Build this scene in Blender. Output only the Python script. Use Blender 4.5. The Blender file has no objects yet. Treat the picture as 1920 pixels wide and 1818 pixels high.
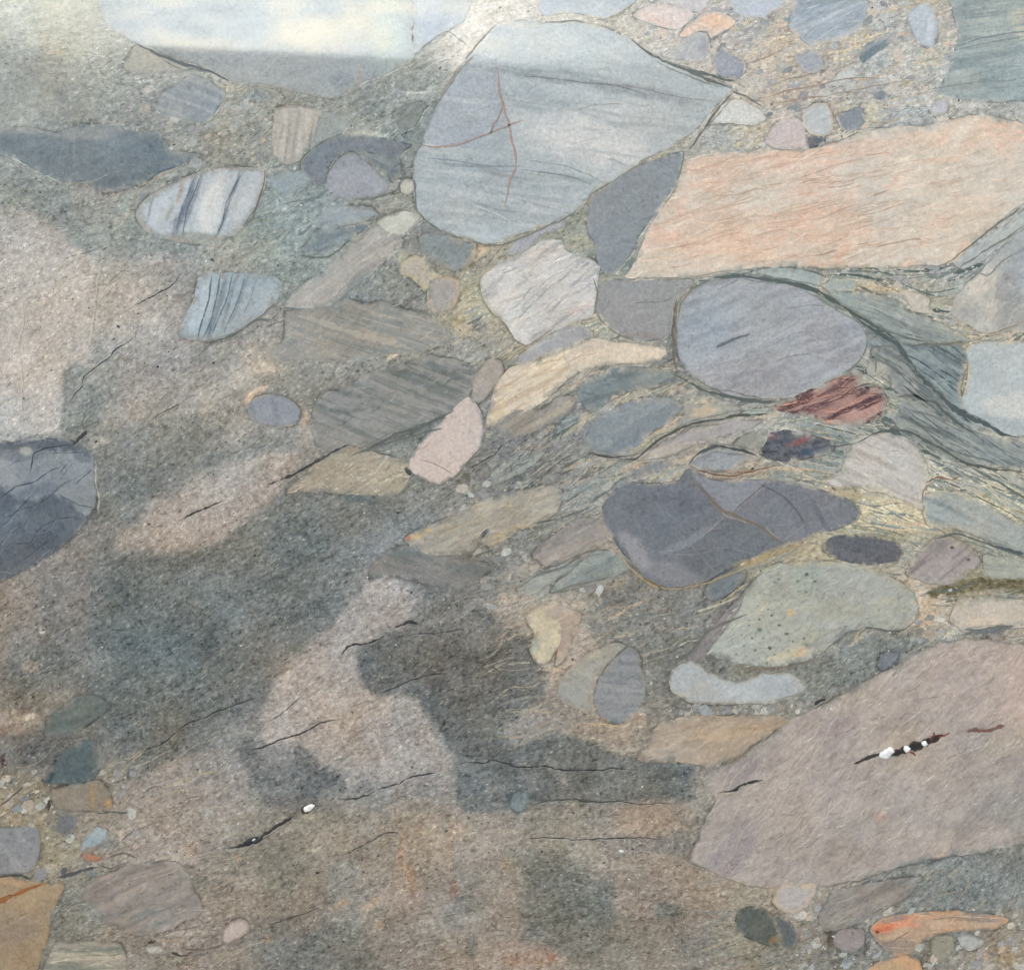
import bpy, math
import numpy as np
from mathutils import Vector, Matrix

# ------------------------------------------------------------------ camera, sky, sun, exposure
S = 0.001                       # one source pixel of the rock face = 1 mm
PU, PV = 960.0, 118.0           # point of the face straight ahead of the eye
EYE = 1.98                      # eye height above the ground
DIST = 2.4
ROLL = math.radians(-2.75)
scene = bpy.context.scene
C = scene.collection
cam_d = bpy.data.cameras.new('camera'); cam = bpy.data.objects.new('camera', cam_d); C.objects.link(cam)
cam_d.sensor_fit = 'HORIZONTAL'; cam_d.sensor_width = 36
cam_d.lens = 36 * DIST / 1.92
cam_d.shift_y = -(909 - PV) / 1920.0
cam_d.clip_start = 0.05; cam_d.clip_end = 9000
cam.location = (0, -DIST, EYE)
cam.rotation_mode = 'QUATERNION'
cam.rotation_quaternion = (Matrix.Rotation(ROLL, 4, 'Y') @ Matrix.Rotation(math.radians(90), 4, 'X')).to_quaternion()
scene.camera = cam

SUN_EL, SUN_AZ = math.radians(48), math.radians(215)     # in front of the face, high, from the left
w = bpy.data.worlds.new('World'); scene.world = w; w.use_nodes = True
nt = w.node_tree; nt.nodes.clear()
def N(nt, t, **k):
    n = nt.nodes.new(t)
    for a, b in k.items(): setattr(n, a, b)
    return n
def setin(n, **k):
    for a, b in k.items():
        n.inputs[a.replace('_', ' ')].default_value = b
L = nt.links.new
out = N(nt, 'ShaderNodeOutputWorld'); bg = N(nt, 'ShaderNodeBackground')
sky = N(nt, 'ShaderNodeTexSky', sky_type='NISHITA', sun_disc=False, sun_elevation=SUN_EL, sun_rotation=SUN_AZ)
sky.air_density = 1.0; sky.dust_density = 3.0; sky.ozone_density = 1.0
tc = N(nt, 'ShaderNodeTexCoord')
# overcast veil of cloud: mixes the blue sky to a pale even layer
mixc = N(nt, 'ShaderNodeMix', data_type='RGBA'); mixc.inputs[0].default_value = 0.62
L(sky.outputs[0], mixc.inputs[6]); mixc.inputs[7].default_value = (9.4, 9.8, 10.4, 1)
# low bright cloud bank
nrm = N(nt, 'ShaderNodeVectorMath', operation='NORMALIZE'); L(tc.outputs['Generated'], nrm.inputs[0])
gd = Vector((-0.46, -2.4, 0.10)).normalized()
dt = N(nt, 'ShaderNodeVectorMath', operation='DISTANCE'); L(nrm.outputs[0], dt.inputs[0]); dt.inputs[1].default_value = gd
fall = N(nt, 'ShaderNodeMapRange', interpolation_type='SMOOTHSTEP'); L(dt.outputs['Value'], fall.inputs[0])
setin(fall, From_Min=0.02, From_Max=0.36, To_Min=1.0, To_Max=0.0)
mp = N(nt, 'ShaderNodeMapping'); L(nrm.outputs[0], mp.inputs[0]); mp.inputs['Scale'].default_value = (22, 22, 60)
nz = N(nt, 'ShaderNodeTexNoise'); L(mp.outputs[0], nz.inputs['Vector']); setin(nz, Scale=1.0, Detail=4.0, Roughness=0.55)
rmp = N(nt, 'ShaderNodeMapRange'); L(nz.outputs[0], rmp.inputs[0]); setin(rmp, From_Min=0.36, From_Max=0.66, To_Min=0.6, To_Max=1.3)
mul = N(nt, 'ShaderNodeMath', operation='MULTIPLY'); L(fall.outputs[0], mul.inputs[0]); L(rmp.outputs[0], mul.inputs[1])
cr = N(nt, 'ShaderNodeMix', data_type='RGBA'); crf = N(nt, 'ShaderNodeMapRange'); L(nz.outputs[0], crf.inputs[0]); setin(crf, From_Min=0.44, From_Max=0.60); L(crf.outputs[0], cr.inputs[0])
cr.inputs[6].default_value = (0.90, 0.98, 1.0, 1); cr.inputs[7].default_value = (1.0, 0.90, 0.66, 1)
vm = N(nt, 'ShaderNodeVectorMath', operation='SCALE'); L(cr.outputs[2], vm.inputs[0])
GLOW = 100.0
sc_ = N(nt, 'ShaderNodeMath', operation='MULTIPLY'); L(mul.outputs[0], sc_.inputs[0]); sc_.inputs[1].default_value = GLOW
L(sc_.outputs[0], vm.inputs['Scale'])
addc = N(nt, 'ShaderNodeVectorMath', operation='ADD'); L(mixc.outputs[2], addc.inputs[0]); L(vm.outputs[0], addc.inputs[1])
L(addc.outputs[0], bg.inputs[0]); bg.inputs[1].default_value = 0.12
L(bg.outputs[0], out.inputs[0])

sd = bpy.data.lights.new('sun', 'SUN'); sun = bpy.data.objects.new('sun', sd); C.objects.link(sun)
sd.energy = 0.9; sd.angle = math.radians(14); sd.color = (1, 0.96, 0.9)
sdir = Vector((math.sin(SUN_AZ) * math.cos(SUN_EL), math.cos(SUN_AZ) * math.cos(SUN_EL), math.sin(SUN_EL)))
sun.rotation_mode = 'QUATERNION'; sun.rotation_quaternion = sdir.to_track_quat('Z', 'Y')
vs = scene.view_settings
vs.view_transform = 'Standard'; vs.look = 'None'; vs.gamma = 1; vs.use_curve_mapping = False; vs.exposure = 0.0
# calibration of stone colours: photograph value (sRGB) -> base colour
K = np.array([1.0, 1.0, 1.0]); VEIL = np.array([0.0, 0.0, 0.0])

# ------------------------------------------------------------------ numpy noise
_r = np.random.RandomState(7)
TAB = _r.rand(8, 256, 256).astype(np.float32)
def vnoise(x, y, seed=0):
    t = TAB[seed % 8]; o = seed * 37.13
    x = x + o; y = y + o * 1.7
    xi = np.floor(x); yi = np.floor(y); fx = x - xi; fy = y - yi
    xi = xi.astype(np.int64) & 255; yi = yi.astype(np.int64) & 255
    fx = fx * fx * (3 - 2 * fx); fy = fy * fy * (3 - 2 * fy)
    x1 = (xi + 1) & 255; y1 = (yi + 1) & 255
    return (t[xi, yi] * (1 - fx) + t[x1, yi] * fx) * (1 - fy) + (t[xi, y1] * (1 - fx) + t[x1, y1] * fx) * fy
def fbm(u, v, sc, seed=0, octv=4, g=0.5):
    a = 1.0; s = 0; n = 0
    for i in range(octv):
        n = n + a * vnoise(u / sc, v / sc, seed + i * 3 + 1); s += a; a *= g; sc *= 0.5
    return n / s
def sfbm(u, v, ang, lx, ly, seed=0, octv=3):
    c, s_ = math.cos(ang), math.sin(ang)
    a = u * c + v * s_; b = -u * s_ + v * c
    t = 0; s = 0; k = 1.0
    for i in range(octv):
        t = t + k * vnoise(a / lx, b / ly, seed + i * 3); s += k; k *= 0.55; lx *= 0.5; ly *= 0.5
    return t / s
def sstep(a, b, x):
    t = np.clip((x - a) / (b - a), 0, 1); return t * t * (3 - 2 * t)
def lin(c):
    c = np.clip(c, 0, 1); return np.where(c <= 0.04045, c / 12.92, ((c + 0.055) / 1.055) ** 2.4)
def albedo(srgb): return np.clip((lin(srgb) - VEIL) * K, 0.012, 0.85)
def col(c): return np.array(c, float) / 255.0

# ------------------------------------------------------------------ outlines
def spline(pts, closed=True, step=6.0, jit=2.0, seed=0):
    P = np.array(pts, float); n = len(P); o = []
    segs = n if closed else n - 1
    for i in range(segs):
        if closed: p0, p1, p2, p3 = P[(i - 1) % n], P[i], P[(i + 1) % n], P[(i + 2) % n]
        else: p0, p1, p2, p3 = P[max(i - 1, 0)], P[i], P[i + 1], P[min(i + 2, n - 1)]
        m = max(2, int(np.hypot(*(p2 - p1)) / step)); t = (np.arange(m) / m)[:, None]
        m1 = (p2 - p0) * 0.27; m2 = (p3 - p1) * 0.27
        h = (2*t**3-3*t**2+1)*p1 + (t**3-2*t**2+t)*m1 + (-2*t**3+3*t**2)*p2 + (t**3-t**2)*m2
        o.append(h)
    if not closed: o.append(P[-1:])
    Q = np.vstack(o)
    if jit > 0:
        a = fbm(Q[:, 0], Q[:, 1], 34, seed, 4, 0.6) - 0.5; b = fbm(Q[:, 0], Q[:, 1], 34, seed + 11, 4, 0.6) - 0.5
        Q = Q + jit * 2.6 * np.stack([a, b], 1)
    return Q
def sdist(X, Y, Q, need_cp=False):
    """signed distance (inside positive) and closest point on closed polygon Q"""
    A = Q; B = np.roll(Q, -1, 0); D = B - A; L2 = (D ** 2).sum(1) + 1e-9
    sh = X.shape; X = X.ravel(); Y = Y.ravel()
    d = np.empty(len(X)); ins = np.zeros(len(X), bool); cp = np.empty((len(X), 2))
    for s in range(0, len(X), 6000):
        x = X[s:s+6000, None]; y = Y[s:s+6000, None]
        t = np.clip(((x - A[:, 0]) * D[:, 0] + (y - A[:, 1]) * D[:, 1]) / L2, 0, 1)
        cx = A[:, 0] + t * D[:, 0]; cy = A[:, 1] + t * D[:, 1]
        q = (x - cx) ** 2 + (y - cy) ** 2; k = q.argmin(1); r = np.arange(len(k))
        d[s:s+6000] = np.sqrt(q[r, k]); cp[s:s+6000, 0] = cx[r, k]; cp[s:s+6000, 1] = cy[r, k]
        c = ((A[:, 1] > y) != (B[:, 1] > y)) & (x < D[:, 0] * (y - A[:, 1]) / (D[:, 1] + 1e-12) + A[:, 0])
        ins[s:s+6000] = (c.sum(1) & 1).astype(bool)
    d = np.where(ins, d, -d)
    return d.reshape(sh), cp.reshape(sh + (2,))

# ------------------------------------------------------------------ foliation field
FOL = [(150, 200, -8, 260), (450, 300, -30, 200), (250, 650, -38, 260), (300, 1150, -32, 330), (720, 1050, -26, 260), (650, 1400, -26, 300),
       (500, 1700, -24, 300), (1050, 1600, -6, 260), (880, 500, -35, 160), (1000, 760, -36, 170), (1150, 820, -28, 160), (1330, 800, -20, 130),
       (1100, 1150, -20, 200), (1500, 120, -20, 170), (1700, 150, -18, 160), (1400, 400, -14, 200), (1750, 300, -20, 200), (1700, 640, 28, 150),
       (1800, 850, 24, 130), (1600, 900, 12, 120), (1850, 980, 26, 120), (1800, 1110, -8, 90), (1600, 1250, -35, 140), (1600, 1450, -42, 240),
       (1850, 500, -38, 130), (1600, 1720, -22, 150), (1300, 1100, -28, 150)]
def foldir(u, v):
    sx = 0; sy = 0
    for fu, fv, a, r in FOL:
        w_ = np.exp(-((u - fu) ** 2 + (v - fv) ** 2) / (2 * (r * 0.6) ** 2)) + 1e-6
        a = math.radians(a) * 2; sx = sx + w_ * math.cos(a); sy = sy + w_ * math.sin(a)
    return np.arctan2(sy, sx) / 2

# ------------------------------------------------------------------ mesh building
def to3(u, v, z):
    return np.stack([(u - PU) * S, -z * S, (PV - v) * S], 1)
class MB:
    def __init__(s): s.v = []; s.f = []; s.c = []; s.n = 0
    def add(s, V, F, Cc):
        V = np.asarray(V, float); F = np.asarray(F, np.int64)
        s.v.append(V); s.c.append(np.asarray(Cc, float)); s.f.append(F + s.n); s.n += len(V)
    def build(s, name, mat, parent=None, smooth=True):
        me = bpy.data.meshes.new(name)
        V = np.vstack(s.v); Cc = np.vstack(s.c)
        sizes = np.concatenate([np.full(len(f), f.shape[1], np.int32) for f in s.f])
        loops = np.concatenate([f.ravel() for f in s.f]).astype(np.int32)
        me.vertices.add(len(V)); me.vertices.foreach_set('co', V.astype(np.float32).ravel())
        me.loops.add(len(loops)); me.loops.foreach_set('vertex_index', loops)
        me.polygons.add(len(sizes)); st = np.concatenate([[0], np.cumsum(sizes)[:-1]]).astype(np.int32)
        me.polygons.foreach_set('loop_start', st)
        me.polygons.foreach_set('use_smooth', np.full(len(sizes), smooth))
        me.update(calc_edges=True)
        at = me.attributes.new('stone', 'FLOAT_COLOR', 'POINT')
        rgba = np.concatenate([Cc[:, :3], np.ones((len(Cc), 1))], 1).astype(np.float32)
        at.data.foreach_set('color', rgba.ravel())
        me.materials.append(mat)
        o = bpy.data.objects.new(name, me); C.objects.link(o)
        if parent: o.parent = parent
        return o

def ribbon(mb, Q, wid, srgb_fn, z_fn, taper=True, seed=0, wj=0.6):
    """strip of real faces along open polyline Q (pixels)"""
    Q = np.asarray(Q, float); n = len(Q)
    if n < 3: return
    T = np.gradient(Q, axis=0); T /= np.hypot(T[:, 0], T[:, 1])[:, None] + 1e-9
    Nn = np.stack([-T[:, 1], T[:, 0]], 1)
    t = np.linspace(0, 1, n)
    W = np.full(n, wid, float)
    if taper: W = W * np.clip(np.minimum(t, 1 - t) * 6, 0.12, 1)
    W = W * np.clip(1 + wj * 3.4 * (fbm(Q[:, 0], Q[:, 1], 9, seed, 3, .7) - .52), .06, 1.9)
    A = Q + Nn * W[:, None] * 0.5; B = Q - Nn * W[:, None] * 0.5
    P = np.vstack([A, B]); z = z_fn(P[:, 0], P[:, 1])
    c = srgb_fn(P[:, 0], P[:, 1])
    i = np.arange(n - 1)
    F = np.stack([i, i + n, i + n + 1, i + 1], 1)
    mb.add(to3(P[:, 0], P[:, 1], z), F, albedo(c))

# ------------------------------------------------------------------ materials
def stone_mat(name, grain, gscale, bump, rough, bscale=1.0, stretch=0.45, ang=28, dist=0.002):
    m = bpy.data.materials.new(name); m.use_nodes = True; t = m.node_tree; t.nodes.clear(); L = t.links.new
    o = N(t, 'ShaderNodeOutputMaterial'); b = N(t, 'ShaderNodeBsdfPrincipled'); L(b.outputs[0], o.inputs[0])
    a = N(t, 'ShaderNodeAttribute', attribute_name='stone')
    tc = N(t, 'ShaderNodeTexCoord')
    n1 = N(t, 'ShaderNodeTexNoise'); L(tc.outputs['Object'], n1.inputs['Vector']); setin(n1, Scale=gscale, Detail=3.0, Roughness=0.65)
    n2 = N(t, 'ShaderNodeTexNoise'); L(tc.outputs['Object'], n2.inputs['Vector']); setin(n2, Scale=gscale * 0.28, Detail=4.0, Roughness=0.6)
    ad = N(t, 'ShaderNodeMath', operation='ADD'); L(n1.outputs[0], ad.inputs[0]); L(n2.outputs[0], ad.inputs[1])
    mr = N(t, 'ShaderNodeMapRange'); L(ad.outputs[0], mr.inputs[0]); setin(mr, From_Min=0.72, From_Max=1.28, To_Min=1 - grain, To_Max=1 + grain)
    sc = N(t, 'ShaderNodeVectorMath', operation='SCALE'); L(a.outputs['Color'], sc.inputs[0]); L(mr.outputs[0], sc.inputs['Scale'])
    # mineral hue flecks
    n3 = N(t, 'ShaderNodeTexNoise'); L(tc.outputs['Object'], n3.inputs['Vector']); setin(n3, Scale=gscale * 0.5, Detail=2.0)
    hs = N(t, 'ShaderNodeMix', data_type='RGBA', blend_type='MULTIPLY'); hs.inputs[0].default_value = 1.0
    rr = N(t, 'ShaderNodeValToRGB'); L(n3.outputs[0], rr.inputs[0])
    rr.color_ramp.elements[0].position = 0.35; rr.color_ramp.elements[0].color = (0.95, 1.0, 1.05, 1)
    rr.color_ramp.elements[1].position = 0.65; rr.color_ramp.elements[1].color = (1.05, 1.0, 0.95, 1)
    L(sc.outputs[0], hs.inputs[6]); L(rr.outputs[0], hs.inputs[7]); L(hs.outputs[2], b.inputs['Base Color'])
    mp = N(t, 'ShaderNodeMapping'); L(tc.outputs['Object'], mp.inputs[0]); mp.inputs['Rotation'].default_value = (0, math.radians(ang), 0)
    mp2 = N(t, 'ShaderNodeMapping'); L(mp.outputs[0], mp2.inputs[0]); mp2.inputs['Scale'].default_value = (stretch, 1, 1)
    nb = N(t, 'ShaderNodeTexNoise'); L(mp2.outputs[0], nb.inputs['Vector']); setin(nb, Scale=170 * bscale, Detail=4.0, Roughness=0.62, Distortion=0.5)
    bp = N(t, 'ShaderNodeBump'); L(nb.outputs[0], bp.inputs['Height']); setin(bp, Strength=bump, Distance=dist)
    L(bp.outputs[0], b.inputs['Normal'])
    rm = N(t, 'ShaderNodeMapRange'); L(n2.outputs[0], rm.inputs[0]); setin(rm, From_Min=0.3, From_Max=0.7, To_Min=rough * 0.8, To_Max=rough * 1.25)
    L(rm.outputs[0], b.inputs['Roughness'])
    b.inputs['IOR'].default_value = 1.5
    return m
M_matrix = stone_mat('gritty_rock', 0.30, 420, 0.06, 0.075, 0.75, 0.55, 28)
M_pebble = stone_mat('polished_pebble', 0.16, 520, 0.002, 0.035)
M_scaly = stone_mat('scaly_quartzite', 0.10, 380, 0.006, 0.05, 0.55, 0.5)
M_relief = stone_mat('chipped_quartzite', 0.10, 380, 0.7, 0.10, 0.20, 0.62, 50, 0.008)
M_relief2 = stone_mat('flaky_quartzite', 0.10, 380, 0.4, 0.10, 0.24, 0.5, 16, 0.005)
M_crack = stone_mat('crack_fill', 0.25, 500, 0.3, 0.5)
M_white = stone_mat('white_mineral', 0.08, 300, 0.3, 0.3)

# ------------------------------------------------------------------ painting
def blob(rgb, U, V, poly_or_ell, color, alpha=1.0, soft=14, warp=10, seed=0):
    c = col(color)
    if len(poly_or_ell) == 5 and not hasattr(poly_or_ell[0], '__len__'):
        cu, cv, ru, rv, an = poly_or_ell; an = math.radians(an)
        m = (abs(U - cu) < (ru + rv) * 1.6) & (abs(V - cv) < (ru + rv) * 1.6)
        if not m.any(): return
        u = U[m]; v = V[m]
        wu = (fbm(u, v, 45, seed, 4, 0.6) - .5) * warp * 4; wv = (fbm(u, v, 45, seed + 5, 4, 0.6) - .5) * warp * 4
        a = (u + wu - cu); b = (v + wv - cv)
        x = a * math.cos(an) + b * math.sin(an); y = -a * math.sin(an) + b * math.cos(an)
        k = 1 - sstep(0.55, 1.15, np.sqrt((x / ru) ** 2 + (y / rv) ** 2))
    else:
        Q = spline(poly_or_ell, True, 12, 0)
        lo = Q.min(0) - 3 * soft - 4 * warp; hi = Q.max(0) + 3 * soft + 4 * warp
        m = (U > lo[0]) & (U < hi[0]) & (V > lo[1]) & (V < hi[1])
        if not m.any(): return
        u = U[m]; v = V[m]
        wu = (fbm(u, v, 40, seed, 5, 0.7) - .5) * warp * 3; wv = (fbm(u, v, 40, seed + 5, 5, 0.7) - .5) * warp * 3
        gl = 8.0   # coarse distance lattice, interpolated
        gx = np.arange(lo[0] - 60, hi[0] + 60 + gl, gl); gy = np.arange(lo[1] - 60, hi[1] + 60 + gl, gl)
        G = sdist(*np.meshgrid(gx, gy, indexing='ij'), Q)[0]
        fx = np.clip((u + wu - gx[0]) / gl, 0, len(gx) - 1.001); fy = np.clip((v + wv - gy[0]) / gl, 0, len(gy) - 1.001)
        ix = fx.astype(int); iy = fy.astype(int); fx -= ix; fy -= iy
        d = (G[ix, iy]*(1-fx)+G[ix+1, iy]*fx)*(1-fy)+(G[ix, iy+1]*(1-fx)+G[ix+1, iy+1]*fx)*fy
        k = sstep(-soft * .75, soft * .75, d)
    k = (k * alpha)[:, None]
    rgb[m] = rgb[m] * (1 - k) + c * k

def bands(rgb, U, V, ang, period, color, alpha, warp=8, lo=0.5, hi=0.68, seed=0, length=14, curve=0.0, org=None):
    a = math.radians(ang)
    wv = (fbm(U, V, 90, seed + 3, 3) - .5) * warp * 2
    if org is not None: wv = wv + curve * ((U - org[0]) / 100.0) ** 2 * 10
    n = sfbm(U, V + wv, a, period * length, period, seed, 3)
    k = (sstep(lo, hi, n) * min(1, alpha * 1.5))[:, None]
    rgb[:] = rgb * (1 - k) + col(color) * k

def ridges(rgb, U, V, ang, lx, ly, color, alpha, width=.06, seed=0, shade=.04):
    # net of thin irregular healed fractures: zero crossings of a stretched noise
    a = math.radians(ang)
    f = lambda x, y: sfbm(x + (fbm(x, y, 30, seed + 2, 3) - .5) * 20, y + (fbm(x, y, 30, seed + 6, 3) - .5) * 20, a, lx, ly, seed, 3) - .5
    n = f(U, V); m = fbm(U, V, 60, seed + 4, 3)
    k = (1 - sstep(0, width, np.abs(n))) * sstep(.35, .62, m) * alpha
    n2 = f(U - 1.5, V - 2.2); k2 = (1 - sstep(0, width, np.abs(n2))) * sstep(.35, .62, m) * shade * (1 - k)  # offset copy paints relief shade beside the fractures
    rgb[:] = rgb * (1 - k[:, None]) + col(color) * k[:, None] - k2[:, None]
def R(*a, **k): return ('r', a, k)

def mottle(rgb, U, V, amp, seed=0):
    n = (fbm(U, V, 70, seed, 3) - .5) * 1.2 + (fbm(U, V, 17, seed + 9, 3) - .5) * 0.9
    rgb += (n * amp * 2)[:, None]
    t = (fbm(U, V, 110, seed + 20, 3) - .5) * amp * 1.2
    rgb[:, 0] += t; rgb[:, 2] -= t


# ------------------------------------------------------------------ matrix colours: control points and patches, some of them painted reflections
CP = [(20,30,178,182,172),(120,60,176,176,160),(230,60,168,168,158),(60,150,156,161,156),(60,230,148,154,152),(200,160,155,158,150),(250,200,150,152,148),
(450,190,158,160,152),(460,250,150,152,144),(400,290,154,155,146),(700,210,142,150,148),(750,160,145,152,150),(760,250,140,148,145),(880,50,200,198,192),(950,20,205,203,196),
(60,350,142,147,142),(230,400,140,147,141),(200,350,150,146,138),(550,420,140,152,150),(520,470,140,152,148),(620,400,142,152,152),(700,400,150,150,142),
(60,500,172,166,158),(100,650,176,169,161),(40,750,168,163,157),(250,500,152,152,145),(250,570,164,158,152),(200,650,150,152,146),(300,680,158,152,147),
(420,680,146,148,145),(150,750,128,136,133),(260,740,158,153,147),(330,760,142,144,140),(380,750,158,154,147),(450,600,150,148,145),(250,830,128,134,132),(350,830,128,134,131),(420,870,124,130,128),
(230,930,122,128,126),(300,980,156,146,138),(450,930,142,138,132),(130,1100,136,130,124),(60,1150,130,127,122),(250,1150,112,119,117),(350,1080,118,124,122),(350,1200,108,116,115),
(450,1080,122,126,124),(550,1050,118,126,126),(600,950,122,128,127),(560,1130,124,128,126),(60,1250,116,118,113),(60,1330,128,124,116),(250,1300,110,117,114),(400,1250,112,119,118),
(60,1400,118,117,116),(250,1400,122,124,120),(450,1300,122,120,116),(560,1260,150,141,132),(560,1350,154,144,135),(700,1120,156,148,140),(680,1380,156,146,137),(780,1440,152,143,136),
(400,1400,132,131,126),(330,1500,144,136,128),(300,1570,146,137,129),(420,1500,150,142,133),(500,1450,134,132,126),(550,1480,122,122,119),(700,1520,140,136,129),(600,1580,138,134,126),
(650,1650,142,135,125),(500,1640,130,130,121),(560,1720,138,131,122),(450,1700,142,134,126),(800,1600,148,138,126),(760,1700,148,136,124),(900,1580,152,141,129),(900,1700,148,138,126),
(620,1780,126,125,118),(500,1790,128,127,121),(800,1790,144,134,123),(400,1790,140,134,128),(950,1450,120,122,118),(1050,1540,142,138,128),(1200,1540,148,137,127),(1100,1450,116,120,117),
(1200,1470,118,120,116),(1000,1600,138,134,124),(1060,1700,124,126,120),(1180,1620,142,134,125),(1250,1650,148,137,127),(1180,1700,150,137,126),(1300,1700,146,136,126),(1120,1780,132,129,121),
(1260,1780,138,132,122),(1380,1800,140,131,118),(1000,1780,150,136,126),(1350,1480,146,138,126),(1280,1570,130,130,126),(850,1200,118,119,116),(750,1250,120,121,117),(950,1250,130,128,124),
(1000,1330,148,140,130),(900,1350,122,123,120),(1150,1380,160,146,131),(1050,1380,150,140,128),(960,1150,160,150,138),(900,1110,134,132,128),(1080,1220,170,155,140),(1160,1170,126,130,128),(1280,1150,122,124,122),
(1240,1240,118,120,116),(1350,1110,124,126,122),(1000,1080,148,146,138),(1080,1010,150,145,138),(1100,920,144,144,140),(950,890,130,132,129),(900,900,128,131,129),(1020,860,136,132,127),(1080,880,142,138,131),(1180,890,146,144,136),
(1040,780,152,148,140),(950,850,128,128,126),(980,760,170,160,145),(1080,690,168,162,150),(1190,680,168,162,148),(900,600,175,165,142),(870,650,150,150,143),(880,540,172,166,142),(760,560,128,136,132),(700,550,134,141,138),
(800,450,140,142,138),(880,480,168,158,140),(780,380,142,145,138),(560,700,140,142,137),(480,690,168,158,144),(440,800,152,148,140),(560,730,136,140,135),(600,810,150,146,140),(480,850,132,136,133),
(620,830,134,137,134),(720,840,126,134,132),(800,810,126,134,132),(730,950,128,132,128),(640,950,140,141,132),(900,990,134,134,128),(1000,1000,130,132,128),(700,1020,136,138,138),(900,1060,124,128,126),
(1080,500,150,158,152),(1130,610,172,168,150),(1270,690,128,136,135),(1300,740,150,152,144),(1380,780,160,158,146),(1330,790,172,160,140),(1250,840,164,156,146),(1420,790,180,172,154),(1320,850,176,162,140),(1460,880,165,155,138),
(1400,870,168,155,136),(1600,900,182,172,148),(1650,960,200,188,158),(1560,1000,186,178,150),(1600,990,180,172,140),(1680,1000,176,168,138),(1700,1030,160,158,146),(1750,900,186,176,148),(1850,930,192,186,160),(1830,890,178,174,154),
(1880,1060,152,156,148),(1820,1090,140,135,110),(1750,1130,186,172,150),(1740,1160,190,170,150),(1740,1200,150,150,142),(1600,1230,128,132,128),(1560,1290,132,134,128),(1500,1220,132,134,128),(1640,1200,140,142,134),
(1450,1330,140,138,128),(1550,1320,140,136,126),(1880,1200,150,150,142),(1900,1180,165,155,142),(1500,1010,180,165,135),(1440,1040,160,155,135),(1480,530,155,165,162),(1600,550,182,172,148),(1680,530,168,166,156),(1750,570,172,168,152),(1860,640,190,175,148),
(1800,630,176,168,142),(1640,610,140,152,150),(1700,650,130,144,145),(1650,720,155,160,148),(1700,800,146,152,146),(1620,810,160,158,140),(1560,820,160,158,142),(1850,480,172,174,170),(1780,480,172,172,166),
(1300,300,172,172,156),(1230,300,175,170,155),(1330,260,176,174,164),(1400,250,190,182,165),(1290,210,180,182,176),(1440,60,188,180,170),(1480,90,205,188,165),(1450,150,198,185,172),(1550,170,200,182,166),(1500,190,196,182,170),
(1650,130,178,180,176),(1620,210,190,182,160),(1700,210,172,174,170),(1750,140,178,180,176),(1650,30,176,180,180),(1680,170,178,174,168),(1780,200,190,184,172),(1900,205,172,176,170),(1600,80,208,190,160),(1720,100,176,178,170),(1250,80,184,184,180),
(1200,60,182,184,178),(1430,0,200,192,180),(1340,0,195,190,190),(1180,520,158,158,148),(1130,520,140,152,148),(1560,1680,150,142,132),(1440,1700,158,146,128),(1400,1780,142,134,116),(1560,1790,128,128,122),(1740,1650,140,140,132),
(1850,1620,130,134,130),(1850,1680,132,134,129),(1780,1700,128,130,124),(1900,1720,146,140,128),(1880,1790,140,130,112),(1720,1760,134,130,120),(1850,1800,132,130,124),(1640,1730,140,134,124),(1500,1800,134,128,116),
(60,1460,142,132,116),(40,1520,146,136,116),(90,1590,140,134,116),(210,1590,142,132,122),(130,1640,130,130,120),(130,1730,124,126,120),(250,1780,134,128,120),(350,1770,144,134,126),(220,1540,142,136,126),(90,1320,130,128,120)]
CPa = np.array(CP, float)
def matrix_base(u, v):
    wu = (fbm(u, v, 60, 31, 5, 0.65) - .5) * 70; wv = (fbm(u, v, 60, 37, 5, 0.65) - .5) * 70
    x = u + wu; y = v + wv
    acc = np.zeros((len(u), 3)); ws = np.zeros(len(u))
    for cu, cv, r, g, b in CPa:
        q = ((x - cu) ** 2 + (y - cv) ** 2)
        m = q < 400 ** 2
        if not m.any(): continue
        w_ = 1.0 / (q[m] + 900.0) ** 2.2
        acc[m] += w_[:, None] * np.array([r, g, b]) / 255; ws[m] += w_
    bad = ws == 0; ws[bad] = 1; acc[bad] = col((140, 138, 130))
    return acc / ws[:, None]

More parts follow.
